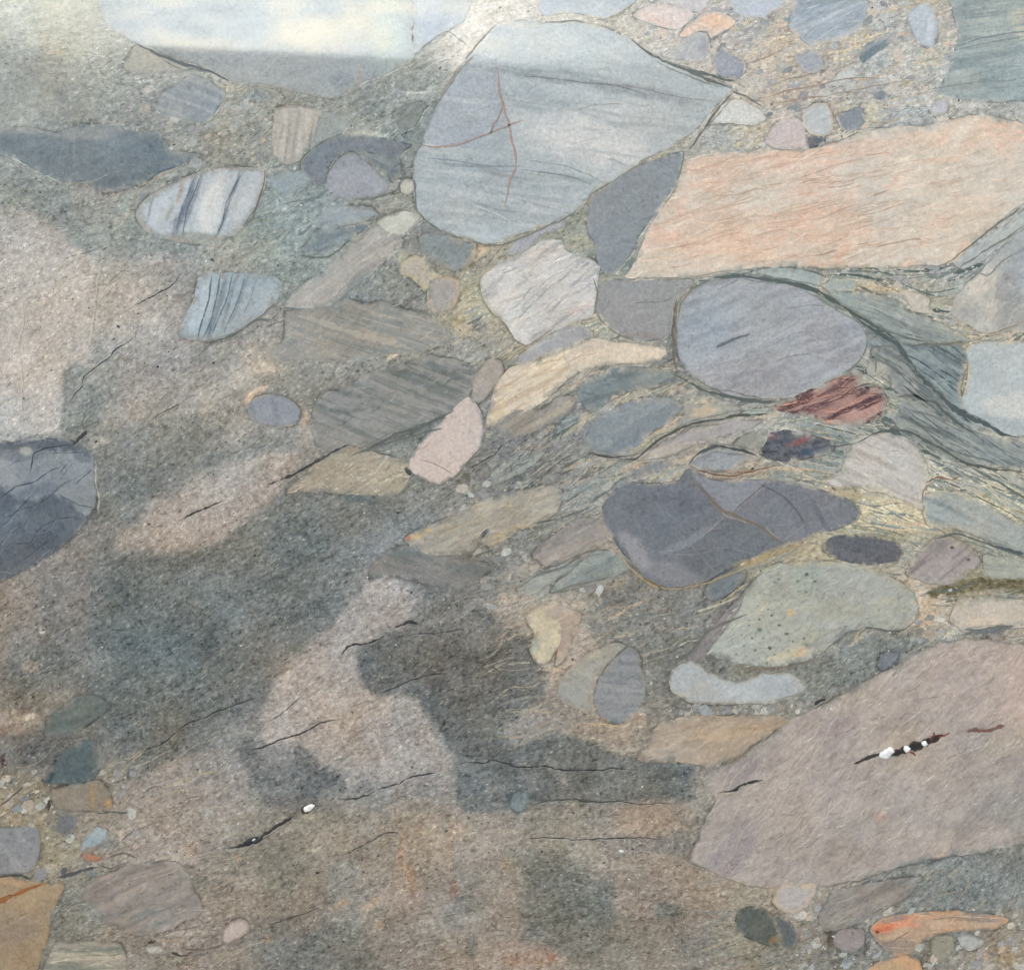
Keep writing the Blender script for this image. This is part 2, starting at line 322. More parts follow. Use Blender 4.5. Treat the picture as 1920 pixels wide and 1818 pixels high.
# (outline or (u, v, ru, rv, angle), colour, alpha, softness, warp)
BL = [  # left, lower left and lower centre include reflections painted as stone colour
([(-40,235),(60,238),(110,248),(150,232),(210,232),(262,245),(300,250),(322,282),(380,290),(345,308),(300,325),(270,345),(215,364),(180,356),(145,345),(60,318),(-40,290)],(118,131,140),.0,8,6),
((95,110,30,12,-20),(195,185,150),.7,8,4),((123,128,14,26,0),(196,184,142),.85,6,4),((118,148,10,8,0),(190,160,110),.5,5,3),
([(-60,85),(80,95),(140,120),(140,215),(60,235),(-60,240)],(158,163,159),.9,14,8),  # smooth grey zone of a reflection, put into the matrix colour
([(0,395),(60,400),(110,430),(180,500),(175,640),(160,760),(120,800),(0,810),(-60,800),(-60,400)],(180,172,164),.85,14,10),
([(170,470),(335,475),(345,560),(320,640),(250,700),(170,620)],(166,160,153),.55,16,10),
([(140,440),(350,440),(340,480),(160,478)],(136,146,143),.6,12,6),
([(118,690),(170,690),(180,800),(120,810)],(122,132,130),.7,10,5),
((435,715,55,18,-30),(175,172,162),.55,10,6),((495,690,40,14,0),(190,172,150),.7,8,5),((372,755,55,22,-10),(168,162,152),.6,12,8),
([(200,760),(320,700),(420,690),(330,770),(200,810),(180,800)],(160,154,147),.5,14,8),
((285,600,22,8,-25),(186,178,170),.6,6,4),((185,828,22,12,-10),(162,160,150),.8,5,3),((225,410,22,8,-35),(178,165,152),.5,6,4),
([(215,1038),(232,1000),(330,935),(440,872),(560,850),(520,930),(480,965),(400,1022),(300,1042)],(168,156,146),.85,11,9),
([(330,935),(355,905),(420,865),(520,850),(440,900),(370,940)],(164,154,144),.6,12,6),
([(180,1040),(420,1030),(480,960),(640,930),(700,960),(700,1090),(620,1180),(500,1280),(380,1400),(250,1450),(200,1380),(180,1240)],(112,119,117),.55,30,14),  # large dark and brown patches from here: reflections painted into the stone
([(490,1345),(560,1235),(640,1150),(682,1110),(690,1060),(760,1100),(775,1150),(665,1215),(690,1300),(665,1335)],(166,154,145),.85,12,7),
([(478,1450),(500,1340),(560,1300),(690,1290),(780,1310),(840,1400),(852,1440),(760,1455),(640,1470),(560,1420)],(166,154,144),.85,14,8),
([(230,1560),(240,1480),(330,1420),(450,1400),(480,1440),(460,1500),(420,1580),(330,1625),(240,1620)],(156,146,138),.7,12,10),
([(672,1222),(700,1206),(760,1188),(880,1150),(960,1158),(1000,1210),(1025,1300),(960,1352),(900,1322),(820,1296),(740,1308),(682,1300)],(109,113,113),.85,10,13),([(770,1085),(850,1100),(905,1150),(880,1172),(800,1160)],(117,118,115),.7,14,10),((905,1235,30,16,-20),(96,106,106),.5,8,6),((860,1340,30,60,-35),(104,108,106),.5,14,9),
([(790,1312),(850,1285),(940,1335),(960,1405),(1040,1370),(1180,1420),(1300,1440),(1300,1500),(1130,1500),(1000,1508),(870,1522),(852,1440)],(108,113,112),.88,10,6),
([(862,1425),(930,1425),(960,1440),(990,1510),(880,1522),(858,1490)],(116,120,118),.8,8,4),
((1045,1450,14,45,-25),(144,142,134),.55,8,5),((925,1480,18,30,-30),(136,136,130),.5,8,5),((985,1450,14,40,-20),(140,138,130),.4,8,5),((830,1390,14,60,-30),(150,150,146),.6,10,5),((740,1160,26,30,0),(165,152,144),.7,12,6),
([(448,1400),(480,1385),(530,1400),(560,1385),(600,1430),(648,1470),(600,1490),(560,1512),(500,1500)],(110,113,113),.75,14,14),
((610,1540,60,28,-20),(130,132,124),.5,14,8),((760,1490,70,16,-12),(134,132,128),.5,10,6),((580,1530,20,12,0),(168,156,128),.5,6,4),
((540,1640,60,14,-35),(112,114,100),.6,8,5),((640,1620,40,18,-20),(126,128,122),.5,10,6),
([(985,1600),(1060,1600),(1080,1640),(1150,1650),(1150,1740),(1130,1800),(1060,1790),(985,1760)],(114,118,114),.8,22,8),  # dark upright band, also a painted reflection
((1255,1705,34,16,0),(112,116,110),.75,8,5),((1010,1740,16,22,0),(110,114,116),.6,8,4),((1180,1750,50,40,10),(124,124,116),.5,14,8),
((630,1760,70,30,-20),(118,121,115),.6,14,8),((870,1710,50,34,-20),(124,124,118),.55,14,8),((880,1770,14,30,0),(112,118,114),.6,8,4),
([(1130,1560),(1300,1570),(1290,1598),(1210,1600),(1150,1612),(1120,1590)],(120,120,120),.75,8,5),
([(1140,1512),(1300,1505),(1290,1560),(1150,1565)],(148,135,125),.6,12,7),
((757,1600,9,50,4),(164,134,106),.6,6,5),((770,1650,14,34,-6),(166,134,104),.7,6,5),((845,1590,7,70,3),(165,138,112),.55,6,4),((848,1668,10,24,0),(150,112,92),.7,5,4),
((860,1560,24,18,0),(166,142,124),.5,8,5),((945,1615,12,16,20),(168,138,108),.6,6,5),((700,1690,28,10,-25),(176,142,108),.6,6,5),((640,1692,22,7,-20),(170,140,106),.6,5,4),((710,1735,14,12,0),(172,146,106),.5,6,4),
((760,1680,60,30,0),(164,140,126),.4,14,8),((1010,1785,30,20,0),(160,128,112),.45,10,8),((1034,1795,7,9,0),(160,100,86),.6,4,3),((960,1800,26,14,0),(150,116,100),.5,6,5),((500,1760,16,8,-20),(160,130,104),.6,5,4),
((445,1605,10,8,0),(172,138,104),.7,5,4),((360,1592,14,16,0),(158,132,110),.5,6,4),
([(0,1080),(110,1060),(180,1100),(90,1200),(0,1240),(-60,1240),(-60,1080)],(142,134,127),.55,18,10),((60,1248,24,14,0),(168,148,122),.6,8,5),((78,1183,7,9,0),(176,172,158),.9,3,2),
([(-40,1335),(60,1335),(78,1350),(60,1370),(20,1375),(-40,1372)],(168,152,138),.6,8,6),((55,1345,16,6,-10),(200,190,172),.7,4,3),((8,1370,12,14,0),(140,118,104),.6,5,3),((4,1425,6,12,0),(88,66,66),.8,4,2),
([(-40,1455),(40,1452),(75,1455),(110,1470),(90,1530),(70,1548),(-40,1550)],(148,135,112),.8,8,6),((40,1500,24,9,-30),(122,114,110),.6,6,4),((20,1462,16,8,0),(120,126,126),.7,5,3),((50,1485,34,5,-40),(180,160,120),.6,4,3),
([(75,1540),(110,1565),(150,1575),(150,1600),(100,1625),(80,1600)],(145,140,118),.7,8,5),((82,1545,6,22,0),(180,160,115),.6,4,3),((200,1580,34,16,0),(120,128,126),.7,8,5),((230,1570,6,16,10),(196,180,160),.6,4,3),
((130,1632,22,7,-30),(152,144,122),.6,5,4),((345,1640,14,9,0),(160,166,158),.7,5,3),((350,1625,14,6,10),(112,106,98),.7,5,3),((370,1660,34,18,-10),(122,128,118),.5,10,7),
([(110,1660),(160,1650),(180,1690),(200,1720),(150,1740),(95,1750),(90,1730)],(124,128,122),.8,8,5),((340,1750,34,10,-15),(168,156,146),.6,6,4),((290,1780,18,8,0),(180,184,176),.7,4,3),((310,1800,40,20,0),(128,130,120),.6,8,5),((285,1765,10,3,-5),(50,50,48),.9,2,1),((392,1525,8,6,0),(170,172,162),.7,3,2),
([(930,1150),(990,1130),(1050,1120),(1090,1140),(1060,1160),(1000,1180),(960,1190)],(172,158,142),.5,12,9),((970,1115,46,14,-10),(186,172,154),.45,8,7),
((1140,930,50,30,0),(146,146,138),.4,12,8),((1010,1040,50,26,-35),(158,148,142),.55,10,8),((1020,1015,40,18,-30),(126,130,128),.4,10,6),
((1075,1080,60,28,-20),(146,154,148),.7,10,6),((1140,1060,30,34,30),(148,156,152),.7,8,5),((1010,1090,26,20,-30),(140,150,147),.6,8,5),
((1225,1000,1,1,0),(150,150,150),.0,3,2),((1200,1120,60,26,0),(126,128,126),.6,14,8),((1355,1080,26,22,-40),(118,124,128),.6,8,5),
([(1290,1230),(1330,1180),(1370,1120),(1390,1105),(1360,1170),(1320,1220),(1300,1245)],(132,126,126),.8,6,4),
((1240,1220,30,50,0),(118,120,116),.6,12,7),((1215,1290,10,60,5),(122,128,124),.7,6,4),((1200,1345,14,12,0),(176,152,132),.7,6,4),
((1370,1330,34,10,0),(130,134,130),.7,8,5),((1420,1290,34,14,10),(134,136,126),.5,8,5),((1400,1262,40,10,8),(128,128,112),.6,6,4),
([(1470,1240),(1530,1240),(1640,1190),(1720,1200),(1730,1215),(1650,1262),(1550,1300),(1500,1320),(1510,1280)],(120,126,122),.75,10,6),((1620,1165,60,20,0),(150,150,144),.4,10,7),
((1740,1130,34,40,0),(196,178,152),.55,10,8),((1735,1175,16,22,20),(200,168,138),.6,6,5),((1700,1185,40,14,0),(118,120,116),.6,8,6),
([(1735,1112),(1760,1100),(1790,1092),(1840,1083),(1880,1084),(1960,1092),(1960,1118),(1880,1108),(1850,1105),(1800,1118),(1760,1123)],(112,104,76),.92,4,3),
([(1720,875),(1780,870),(1860,878),(1960,890),(1960,955),(1890,950),(1840,925),(1790,915),(1730,925)],(196,190,166),.8,8,7),((1820,905,60,5,22),(166,162,130),.5,4,4),((1870,940,60,4,24),(170,160,122),.5,4,4),
([(1620,925),(1700,955),(1740,950),(1735,985),(1700,1000),(1650,1000),(1612,985)],(204,190,156),.75,8,7),((1680,975,30,10,0),(212,186,140),.5,6,5),((1640,1000,60,10,5),(178,166,122),.6,6,6),
([(1330,900),(1345,885),(1440,880),(1540,890),(1620,925),(1600,935),(1520,905),(1440,898)],(176,160,128),.6,6,5),((1400,885,60,5,10),(150,110,84),.5,4,4),((1480,1005,60,7,-22),(196,170,128),.7,5,4),((1410,1050,50,7,-18),(180,160,118),.6,5,4),
((1330,770,40,22,0),(196,174,142),.55,8,8),((1220,730,70,7,-12),(180,168,142),.6,5,5),((1250,840,90,9,-25),(206,184,150),.7,6,6),((1290,860,30,8,-20),(204,176,138),.7,5,5),((1400,785,70,10,-8),(196,184,158),.6,6,5),
((1350,820,70,14,-15),(168,160,152),.5,8,6),((1160,745,26,7,-25),(214,180,150),.7,5,4),((1090,795,26,7,-60),(214,182,158),.85,4,3),((1345,855,60,24,0),(150,156,160),.0,4,3),
((1100,870,26,12,0),(180,164,144),.6,6,5),((1240,885,40,10,-12),(200,184,150),.7,5,5),((1060,795,30,30,-40),(124,132,132),.5,10,6),((1010,830,60,12,-12),(158,148,136),.5,8,6),
((895,560,34,40,20),(180,172,138),.6,8,8),((868,610,20,26,10),(188,168,132),.7,8,6),((880,480,14,24,20),(190,168,128),.6,6,6),((905,470,12,16,30),(214,180,146),.7,5,3),((850,595,40,12,0),(178,168,132),.5,8,6),
((760,485,14,16,0),(196,190,160),.7,5,4),((945,600,40,6,28),(178,176,142),.7,4,3),((900,610,16,13,0),(126,126,130),.8,5,3),((770,565,16,10,-20),(122,120,126),.7,5,3),((790,570,30,9,0),(160,160,158),.5,6,4),
((735,670,15,6,-15),(212,186,160),.9,4,3),((470,745,8,20,40),(212,178,148),.8,4,3),((485,728,22,6,-25),(214,180,152),.8,4,3),((572,785,5,20,10),(196,160,126),.7,4,4),((560,760,8,20,-30),(160,152,138),.5,5,4),
((640,405,50,15,-15),(150,162,168),.6,8,5),((700,250,30,8,5),(184,190,182),.8,5,4),((670,250,16,5,0),(180,188,180),.6,4,3),((740,185,30,10,-30),(118,130,134),.5,8,5),((690,205,34,10,-30),(122,134,138),.5,8,6),
((480,180,36,12,-5),(140,150,156),.55,6,4),((410,225,20,14,0),(162,168,160),.6,6,4),((430,170,40,8,12),(176,170,150),.5,5,5),((650,162,14,10,0),(168,158,150),.5,5,4),
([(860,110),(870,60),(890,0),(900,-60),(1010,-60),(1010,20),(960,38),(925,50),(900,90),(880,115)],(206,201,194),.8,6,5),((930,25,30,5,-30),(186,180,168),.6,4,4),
((1225,300,70,7,-38),(178,166,140),.7,5,5),((1290,265,30,8,-45),(190,176,146),.6,5,4),((1120,360,70,4,-36),(176,164,142),.7,4,3),((1000,430,60,4,-22),(172,160,140),.7,4,3),
((1400,240,50,7,-5),(198,186,158),.7,5,4),((1420,262,26,8,-40),(206,180,146),.6,5,5),((1370,270,34,12,-20),(150,156,150),.5,6,5),
([(1410,190),(1500,160),(1620,140),(1740,140),(1740,170),(1640,185),(1500,205),(1430,205)],(188,178,166),.5,10,8),((1500,165,80,10,-20),(208,180,160),.6,6,6),((1440,180,60,8,-12),(196,176,156),.6,6,5),
((1460,60,20,30,20),(214,192,160),.6,8,7),((1590,85,60,8,-22),(220,196,158),.75,6,6),((1500,70,14,14,0),(216,198,168),.6,6,5),((1630,210,16,30,10),(208,196,158),.7,6,6),((1560,165,10,14,0),(150,158,156),.4,6,5),
((1425,150,40,26,0),(182,186,184),.5,10,7),((1390,70,30,30,0),(176,174,176),.5,10,8),((1680,60,24,30,0),(166,170,170),.5,10,8),((1655,75,20,6,-25),(205,190,178),.6,4,4),
((1740,110,24,8,0),(140,150,132),.7,6,5),((1760,190,40,10,5),(200,188,170),.5,6,6),((1340,300,60,22,0),(186,182,160),.5,10,7),
((1160,470,24,30,30),(136,150,146),.7,8,5),((1080,455,26,18,20),(158,162,148),.6,6,5),((1100,490,16,26,40),(128,146,142),.6,6,5),((1180,500,30,14,-60),(122,134,132),.7,6,4),((1060,425,34,8,-15),(130,142,138),.7,5,4),
([(1420,505),(1500,500),(1600,510),(1700,505),(1700,520),(1580,525),(1480,515)],(138,150,146),.6,6,5),((1600,508,16,7,0),(118,134,138),.8,4,3),((1670,545,60,8,10),(206,182,146),.7,5,5),((1620,540,24,6,8),(196,182,152),.6,5,4),
([(1680,560),(1720,570),(1790,575),(1800,600),(1740,610),(1700,595)],(186,184,172),.7,6,5),((1750,590,30,22,20),(180,176,150),.6,8,5),((1820,635,90,5,-6),(206,186,150),.85,4,3),((1820,485,60,22,-38),(180,184,180),.5,8,6),
((1250,690,30,6,5),(178,168,142),.6,5,4),((1280,720,26,10,30),(110,122,128),.7,6,4),((1360,745,80,5,4),(128,140,136),.7,4,3),((1630,720,26,14,0),(170,168,150),.5,8,5),((1675,760,9,30,10),(176,172,140),.7,5,4),((1650,800,34,10,-15),(178,166,136),.6,6,5),
((1850,1110,60,5,-5),(196,182,160),.5,4,3),((1870,1195,26,10,10),(140,132,128),.6,5,4),((1830,1178,40,5,-4),(190,192,190),.5,4,3),
((1380,1475,44,16,-15),(140,140,120),.6,8,6),((1370,1500,14,14,0),(178,170,122),.6,5,5),((1310,1460,16,40,10),(160,144,126),.5,8,6),
([(1750,1600),(1840,1585),(1960,1560),(1960,1700),(1860,1700),(1740,1710),(1690,1715),(1720,1650)],(126,131,128),.7,12,8),((1790,1635,14,4,-35),(180,172,132),.7,3,3),((1730,1640,26,14,-10),(150,150,140),.5,6,5),
((1900,1740,20,24,0),(156,148,132),.5,8,6),((1885,1790,26,26,-40),(150,132,104),.6,8,6),((1570,1790,50,16,0),(112,112,108),.6,6,5),((1555,1760,6,22,0),(92,80,72),.7,3,2),((1625,1775,6,20,10),(90,82,74),.7,3,2),((1510,1775,20,12,0),(140,142,130),.6,6,4),
((1850,1810,26,14,0),(152,150,146),.7,5,3),((1842,1790,14,9,0),(180,140,118),.7,4,3),((1760,1795,12,16,10),(160,154,132),.7,4,3),((1440,1655,14,20,0),(176,148,122),.6,5,4),
]

# ------------------------------------------------------------------ pebbles
PB = []
def P(kind, label, pts, c, ops=(), rim=None, lines=(), jit=2.0, mot=0.022, mat=None, line_a=0.55, lc=(84, 84, 80)):
    PB.append(dict(kind=kind, label=label, p=pts, c=c, ops=ops, rim=rim, lines=lines, jit=jit, mot=mot, mat=mat, line_a=line_a, lc=lc))
B = lambda *a, **k: ('b', a, k)
Z = lambda g, c, al=.7, soft=10, warp=6: ('z', (g, c, al, soft, warp), {})
P('cobble','slate-blue cobble at the upper left edge, darkened by a painted-in reflection',[(-60,238),(60,240),(110,250),(150,235),(210,235),(262,246),(300,250),(320,282),(378,290),(345,305),(300,325),(270,345),(215,362),(180,355),(150,343),(110,340),(60,318),(25,295),(-60,284)],(116,130,139),
  [Z((120,242,170,16,0),(146,152,153),.85,10,8),Z((190,338,40,14,-10),(104,118,128),.5),Z((140,270,4,40,0),(140,152,155),.5,4,3),Z((330,298,40,6,-12),(126,136,140),.6,5,4)],line_a=.12,jit=4,lines=[([(150,343),(180,338),(200,328),(208,322)],2,(175,178,172),.6)],mat='fuzzy')  # real lower outline; dark tone and soft top paint in a reflection
P('cobble','long smooth blue-grey cobble under the bright cloud reflection',[(185,-80),(190,20),(215,60),(262,82),(300,100),(345,115),(400,133),(430,152),(480,160),(520,165),(575,178),(622,184),(655,170),(690,152),(735,134),(777,106),(772,60),(778,-80)],(160,168,172),
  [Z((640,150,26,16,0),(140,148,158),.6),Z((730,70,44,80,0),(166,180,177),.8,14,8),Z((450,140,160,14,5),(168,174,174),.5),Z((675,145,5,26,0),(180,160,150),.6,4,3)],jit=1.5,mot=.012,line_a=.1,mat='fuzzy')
P('pebble','tan wedge under the long blue-grey cobble',[(258,84),(300,103),(345,118),(395,134),(350,134),(300,137),(232,133),(240,105)],(184,180,168),line_a=.15)
P('cobble','blue-grey triangular cobble cut by the top edge',[(776,100),(773,40),(779,-80),(900,-80),(884,8),(872,38),(845,56),(812,76),(795,88)],(164,176,191),[],mot=.01,line_a=.1,mat='fuzzy')
P('pebble','dull blue-grey pebble with pale stripes at the upper left',[(293,196),(306,170),(330,160),(360,140),(392,150),(425,172),(412,200),(380,232),(330,222),(297,210)],(144,153,160),[B(22,9,(168,174,176),.5),Z((330,200,36,10,22),(158,164,166),.5)],line_a=.15)
P('pebble','tan pebble with upright bedding lines',[(516,204),(548,197),(590,203),(614,218),(600,245),(578,275),(560,302),(530,308),(512,288),(511,240)],(172,167,160),[B(98,9,(190,184,174),.6,length=9),B(100,7,(150,148,142),.5,seed=3)],line_a=.2)
P('pebble','small grey-green pebble beside the tan banded one',[(604,210),(640,215),(656,232),(636,252),(600,264),(582,282),(584,262)],(148,158,157),line_a=.15)
P('cobble','dark slate crescent wrapped over a lilac pebble',[(565,320),(566,300),(590,278),(628,254),(680,252),(728,260),(775,272),(750,292),(752,322),(735,300),(700,288),(650,286),(630,296),(615,320),(612,345),(595,346),(580,335)],(124,132,140),[Z((600,320,22,22,0),(130,132,144),.6)],line_a=.3)
P('pebble','charcoal fan behind the lilac pebble',[(643,288),(700,284),(738,300),(753,325),(737,346),(722,330),(690,303)],(112,122,128),[B(30,8,(132,142,146),.5)],rim=((160,166,162),3,.3),line_a=.3,mat='fuzzy')
P('pebble','smooth lilac-grey pebble inside the slate crescent',[(640,293),(665,291),(690,303),(712,327),(731,347),(720,362),(690,370),(650,375),(625,366),(612,340),(618,318)],(156,158,170),[B(-20,30,(148,150,162),.5)],line_a=.5,mot=.012,lc=(70,76,80))
P('pebble','small round cream pebble left of the great grey cobble',[(752,341),(765,334),(777,340),(779,356),(766,367),(753,360)],(184,184,174),line_a=.4)
P('pebble','oval cream pebble below the small round cream one',[(706,417),(720,405),(755,398),(792,403),(776,427),(750,446),(720,440)],(190,190,178),[Z((785,405,14,8,10),(170,168,158),.7)],line_a=.35)
P('cobble','blue and white striped cobble at the left',[(254,402),(270,375),(320,345),(370,322),(430,312),(490,318),(500,335),(490,370),(470,410),(440,442),(390,457),(340,455),(298,447),(268,425)],(176,187,196),
  [Z((395,390,24,80,16),(206,210,212),.85,12,4),Z((460,380,14,50,18),(194,202,206),.6,8,4),Z((300,395,16,60,20),(190,200,208),.6,8,4),Z((348,385,7,72,17),(116,128,142),.9,3,3),Z((362,375,5,70,17),(126,136,148),.8,3,3),Z((336,360,5,30,15),(168,150,138),.7,4,3),Z((318,400,5,20,15),(150,150,148),.7,4,3),
   Z((370,452,80,12,0),(150,158,154),.85,6,8),Z((262,415,14,30,-30),(150,160,158),.6,6,6),Z((285,385,3,34,15),(130,142,156),.7,3,2),Z((440,350,4,40,20),(120,132,144),.85,3,3),Z((418,410,4,44,22),(112,126,140),.85,3,3),Z((328,430,4,30,8),(130,142,154),.8,3,2),Z((480,385,5,40,24),(158,168,178),.6,4,3)],
  rim=((172,152,138),5,.45),mat='fuzzy',line_a=.5,lines=[([(455,322),(442,345),(425,380),(418,415),(405,445)],2,(84,98,112),.8),([(378,325),(368,352),(350,395),(342,450)],2.2,(92,104,120),.8),([(498,320),(494,346),(480,390),(455,425)],2.4,(92,92,92),.8),([(366,330),(352,365),(338,400),(330,445)],2,(96,108,124),.7)])
P('pebble','small pale-blue angular pebble right of the striped cobble',[(500,330),(540,322),(575,320),(582,340),(550,362),(532,370),(508,350)],(148,164,172),line_a=.25,mat='fuzzy')
P('pebble','dark slate sliver between the cream pebble and the tan blade',[(562,472),(580,452),(600,430),(650,425),(700,415),(660,450),(620,472),(590,479)],(116,130,136),[B(-25,7,(132,146,150),.5)],line_a=.3,mat='fuzzy')
P('cobble','long tan blade-shaped cobble with fine lines',[(533,574),(540,555),(560,535),(610,505),(640,480),(668,455),(702,425),(742,440),(757,452),(737,475),(702,505),(660,540),(620,575),(580,581)],(173,169,163),[B(-35,8,(152,148,144),.55),B(-33,11,(188,182,172),.6,seed=5)],line_a=.45,mat='fuzzy')
P('cobble','pale blue cobble with thin dark upright stripes',[(336,628),(350,590),(365,550),(374,518),(400,512),(470,512),(515,520),(529,537),(515,565),(490,592),(450,620),(420,636),(375,638)],(158,172,180),
  [Z((375,570,20,66,22),(180,192,198),.85,8,5),Z((400,600,7,50,20),(116,130,138),.8,4,3),Z((412,560,6,60,18),(126,138,146),.8,3,3),Z((432,560,4,64,18),(122,134,142),.75,3,3),Z((450,560,4,60,20),(128,140,148),.7,3,3),Z((500,560,16,40,15),(172,182,188),.6,8,5)],mat='fuzzy',line_a=.3,
  lines=[([(396,516),(392,560),(380,600),(370,636)],3,(84,98,108),.75),([(414,514),(406,560),(395,600),(378,638)],2.5,(90,104,114),.75),([(437,514),(428,550),(412,595),(395,632)],2.5,(92,106,116),.75),([(460,515),(452,545),(437,585),(418,628)],2,(100,112,122),.7),([(482,520),(470,560),(455,590)],1.6,(110,124,134),.6)])
P('cobble','great smooth grey cobble crossed by rust-coloured veins',[(800,236),(815,200),(835,165),(862,122),(890,92),(912,66),(935,44),(970,38),(1020,42),(1080,39),(1140,55),(1175,70),(1215,95),(1270,125),(1330,146),(1373,165),(1345,197),(1315,235),(1270,268),(1230,288),(1190,310),(1150,338),(1110,362),(1078,400),(1040,415),(990,435),(935,455),(910,458),(870,446),(820,430),(795,410),(780,385),(775,340),(774,300),(790,275)],(174,184,189),
  [Z([(800,236),(870,115),(930,110),(945,200),(950,240),(900,255),(850,272),(790,276)],(164,172,183),.9,4,3),Z([(790,276),(850,272),(950,245),(965,320),(955,400),(860,440),(780,400),(770,330)],(164,175,182),.8,5,3),Z((1080,80,150,34,5),(190,200,203),.75,16,8),
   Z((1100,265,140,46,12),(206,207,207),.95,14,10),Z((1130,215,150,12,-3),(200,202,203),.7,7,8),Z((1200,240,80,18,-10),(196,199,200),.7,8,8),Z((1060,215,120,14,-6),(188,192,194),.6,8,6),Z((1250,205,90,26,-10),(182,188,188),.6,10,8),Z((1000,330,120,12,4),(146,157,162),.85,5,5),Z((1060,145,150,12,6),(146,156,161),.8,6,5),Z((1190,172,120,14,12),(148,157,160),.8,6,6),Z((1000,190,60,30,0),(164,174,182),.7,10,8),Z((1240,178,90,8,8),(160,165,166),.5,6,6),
   Z((1010,365,110,28,-2),(160,172,180),.7,10,6),Z((830,300,60,26,0),(166,178,182),.5,8,5),Z((870,310,70,4,6),(134,144,150),.7,4,3),Z((860,400,60,30,10),(172,178,178),.6,10,6),Z((1090,290,44,12,5),(178,180,184),.6,8,8),B(7,12,(158,167,172),.35,lo=.56,hi=.7,length=16),B(8,9,(192,198,200),.3,seed=6,length=16)],
  line_a=.6,mot=.014,jit=2.4,lines=[([(928,112),(936,150),(943,200),(955,240),(965,290),(964,318),(950,360),(945,390)],3.4,(172,148,136),.8),([(780,274),(820,274),(860,270),(900,256),(942,240),(985,225)],3,(170,146,136),.75),([(943,200),(928,228),(918,252)],2.6,(150,134,128),.7),([(870,118),(850,150),(830,180),(815,200)],2,(128,120,112),.6),
   ([(975,142),(1040,148),(1100,155),(1160,162),(1220,180)],2.6,(120,126,130),.7),([(1150,155),(1230,172),(1290,185),(1350,190)],2,(130,132,130),.6),([(800,296),(870,304),(930,312),(985,312)],3.4,(124,134,140),.6),([(985,300),(1050,310),(1100,325),(1140,345)],2,(120,132,134),.6),([(975,318),(1030,324),(1080,335),(1110,345)],2.6,(118,130,134),.65),([(880,375),(930,392),(980,398)],2.4,(132,142,146),.5),([(890,385),(930,400),(955,415)],2.4,(208,210,206),.7),([(1085,205),(1120,196),(1170,195)],1.8,(150,142,138),.6),([(960,370),(1050,395),(1075,400)],2,(140,150,152),.4)])
P('cobble','plain slate-grey wedge below the great grey cobble',[(1101,396),(1107,366),(1140,345),(1170,326),(1210,305),(1260,290),(1284,286),(1282,300),(1275,330),(1258,362),(1230,400),(1200,442),(1180,482),(1152,515),(1130,510),(1118,485),(1117,455),(1101,440)],(138,147,155),[],jit=2.6,mot=.012,line_a=.75,lc=(72,78,78))
P('cobble','large salmon-pink cobble with wavy brown streaks',[(1172,523),(1190,490),(1205,452),(1228,408),(1262,362),(1278,320),(1294,298),(1340,286),(1400,286),(1440,276),(1500,281),(1570,266),(1620,246),(1720,236),(1770,226),(1840,214),(1900,228),(2060,250),(2060,320),(1920,380),(1850,432),(1790,490),(1740,498),(1650,500),(1560,502),(1480,501),(1420,502),(1370,511),(1310,520),(1240,523)],(212,196,180),
  [Z([(1600,245),(1720,236),(2060,240),(2060,420),(1800,500),(1640,500),(1620,400)],(207,199,186),.8,30,12),Z((1330,440,130,55,-14),(222,182,158),.85,20,16),Z((1490,330,80,40,20),(224,192,174),.75,18,14),Z((1560,420,90,50,20),(224,192,170),.75,20,16),Z((1700,330,70,36,10),(214,202,186),.7,20,16),Z((1440,350,60,16,-20),(206,196,176),.6,12,14),Z((1760,430,60,18,-25),(226,194,172),.6,14,14),Z((1560,300,20,50,8),(226,186,166),.6,12,10),
   Z((1340,320,60,26,-12),(206,192,172),.6,14,10),Z((1230,490,60,26,-30),(204,190,166),.7,12,8),Z((1450,460,90,26,-10),(224,188,164),.6,14,10),Z((1800,400,90,34,-28),(216,196,178),.5,16,10),Z((1520,370,70,5,24),(226,170,146),.7,6,8),Z((1860,255,90,24,10),(216,204,192),.6,14,8),Z((1580,470,30,10,-60),(226,172,138),.5,6,6),
   R(-14,90,16,(176,142,118),.4,.035,seed=3,shade=-.02),R(-14,60,12,(228,210,192),.35,.06,seed=12,shade=.03),B(-14,9,(196,166,144),.14,lo=.5,hi=.75,seed=2,length=6,warp=22),B(-10,14,(226,210,194),.2,seed=5,length=6,warp=22),B(-14,30,(224,182,158),.3,seed=8,length=5,warp=60,lo=.5,hi=.62),B(-8,22,(212,200,184),.3,seed=9,length=5,warp=60,lo=.5,hi=.6)],
  line_a=.35,mot=.02,jit=3,mat='scaly',lc=(140,124,104))
P('pebble','white triangular pebble right of the great grey cobble',[(1320,231),(1338,205),(1365,187),(1392,188),(1420,205),(1437,222),(1415,236),(1380,232),(1345,233)],(203,205,202),[],line_a=.5,mot=.01)
P('pebble','lilac-pink pebble resting on the salmon cobble',[(1433,266),(1445,242),(1470,222),(1495,222),(1510,240),(1508,276),(1480,281),(1450,277)],(202,189,187),[],line_a=.45,mot=.01,lc=(150,110,100))
P('pebble','white rounded-square pebble beside the lilac-pink one',[(1505,216),(1525,195),(1550,193),(1560,215),(1562,245),(1545,256),(1518,250),(1508,235)],(186,193,196),[],rim=((215,200,170),3,.6),line_a=.2,mot=.012)
P('pebble','slate-grey pebble right of the white rounded-square one',[(1566,218),(1590,207),(1613,198),(1622,215),(1620,232),(1606,244),(1590,249),(1576,240)],(134,144,155),[],line_a=.2)
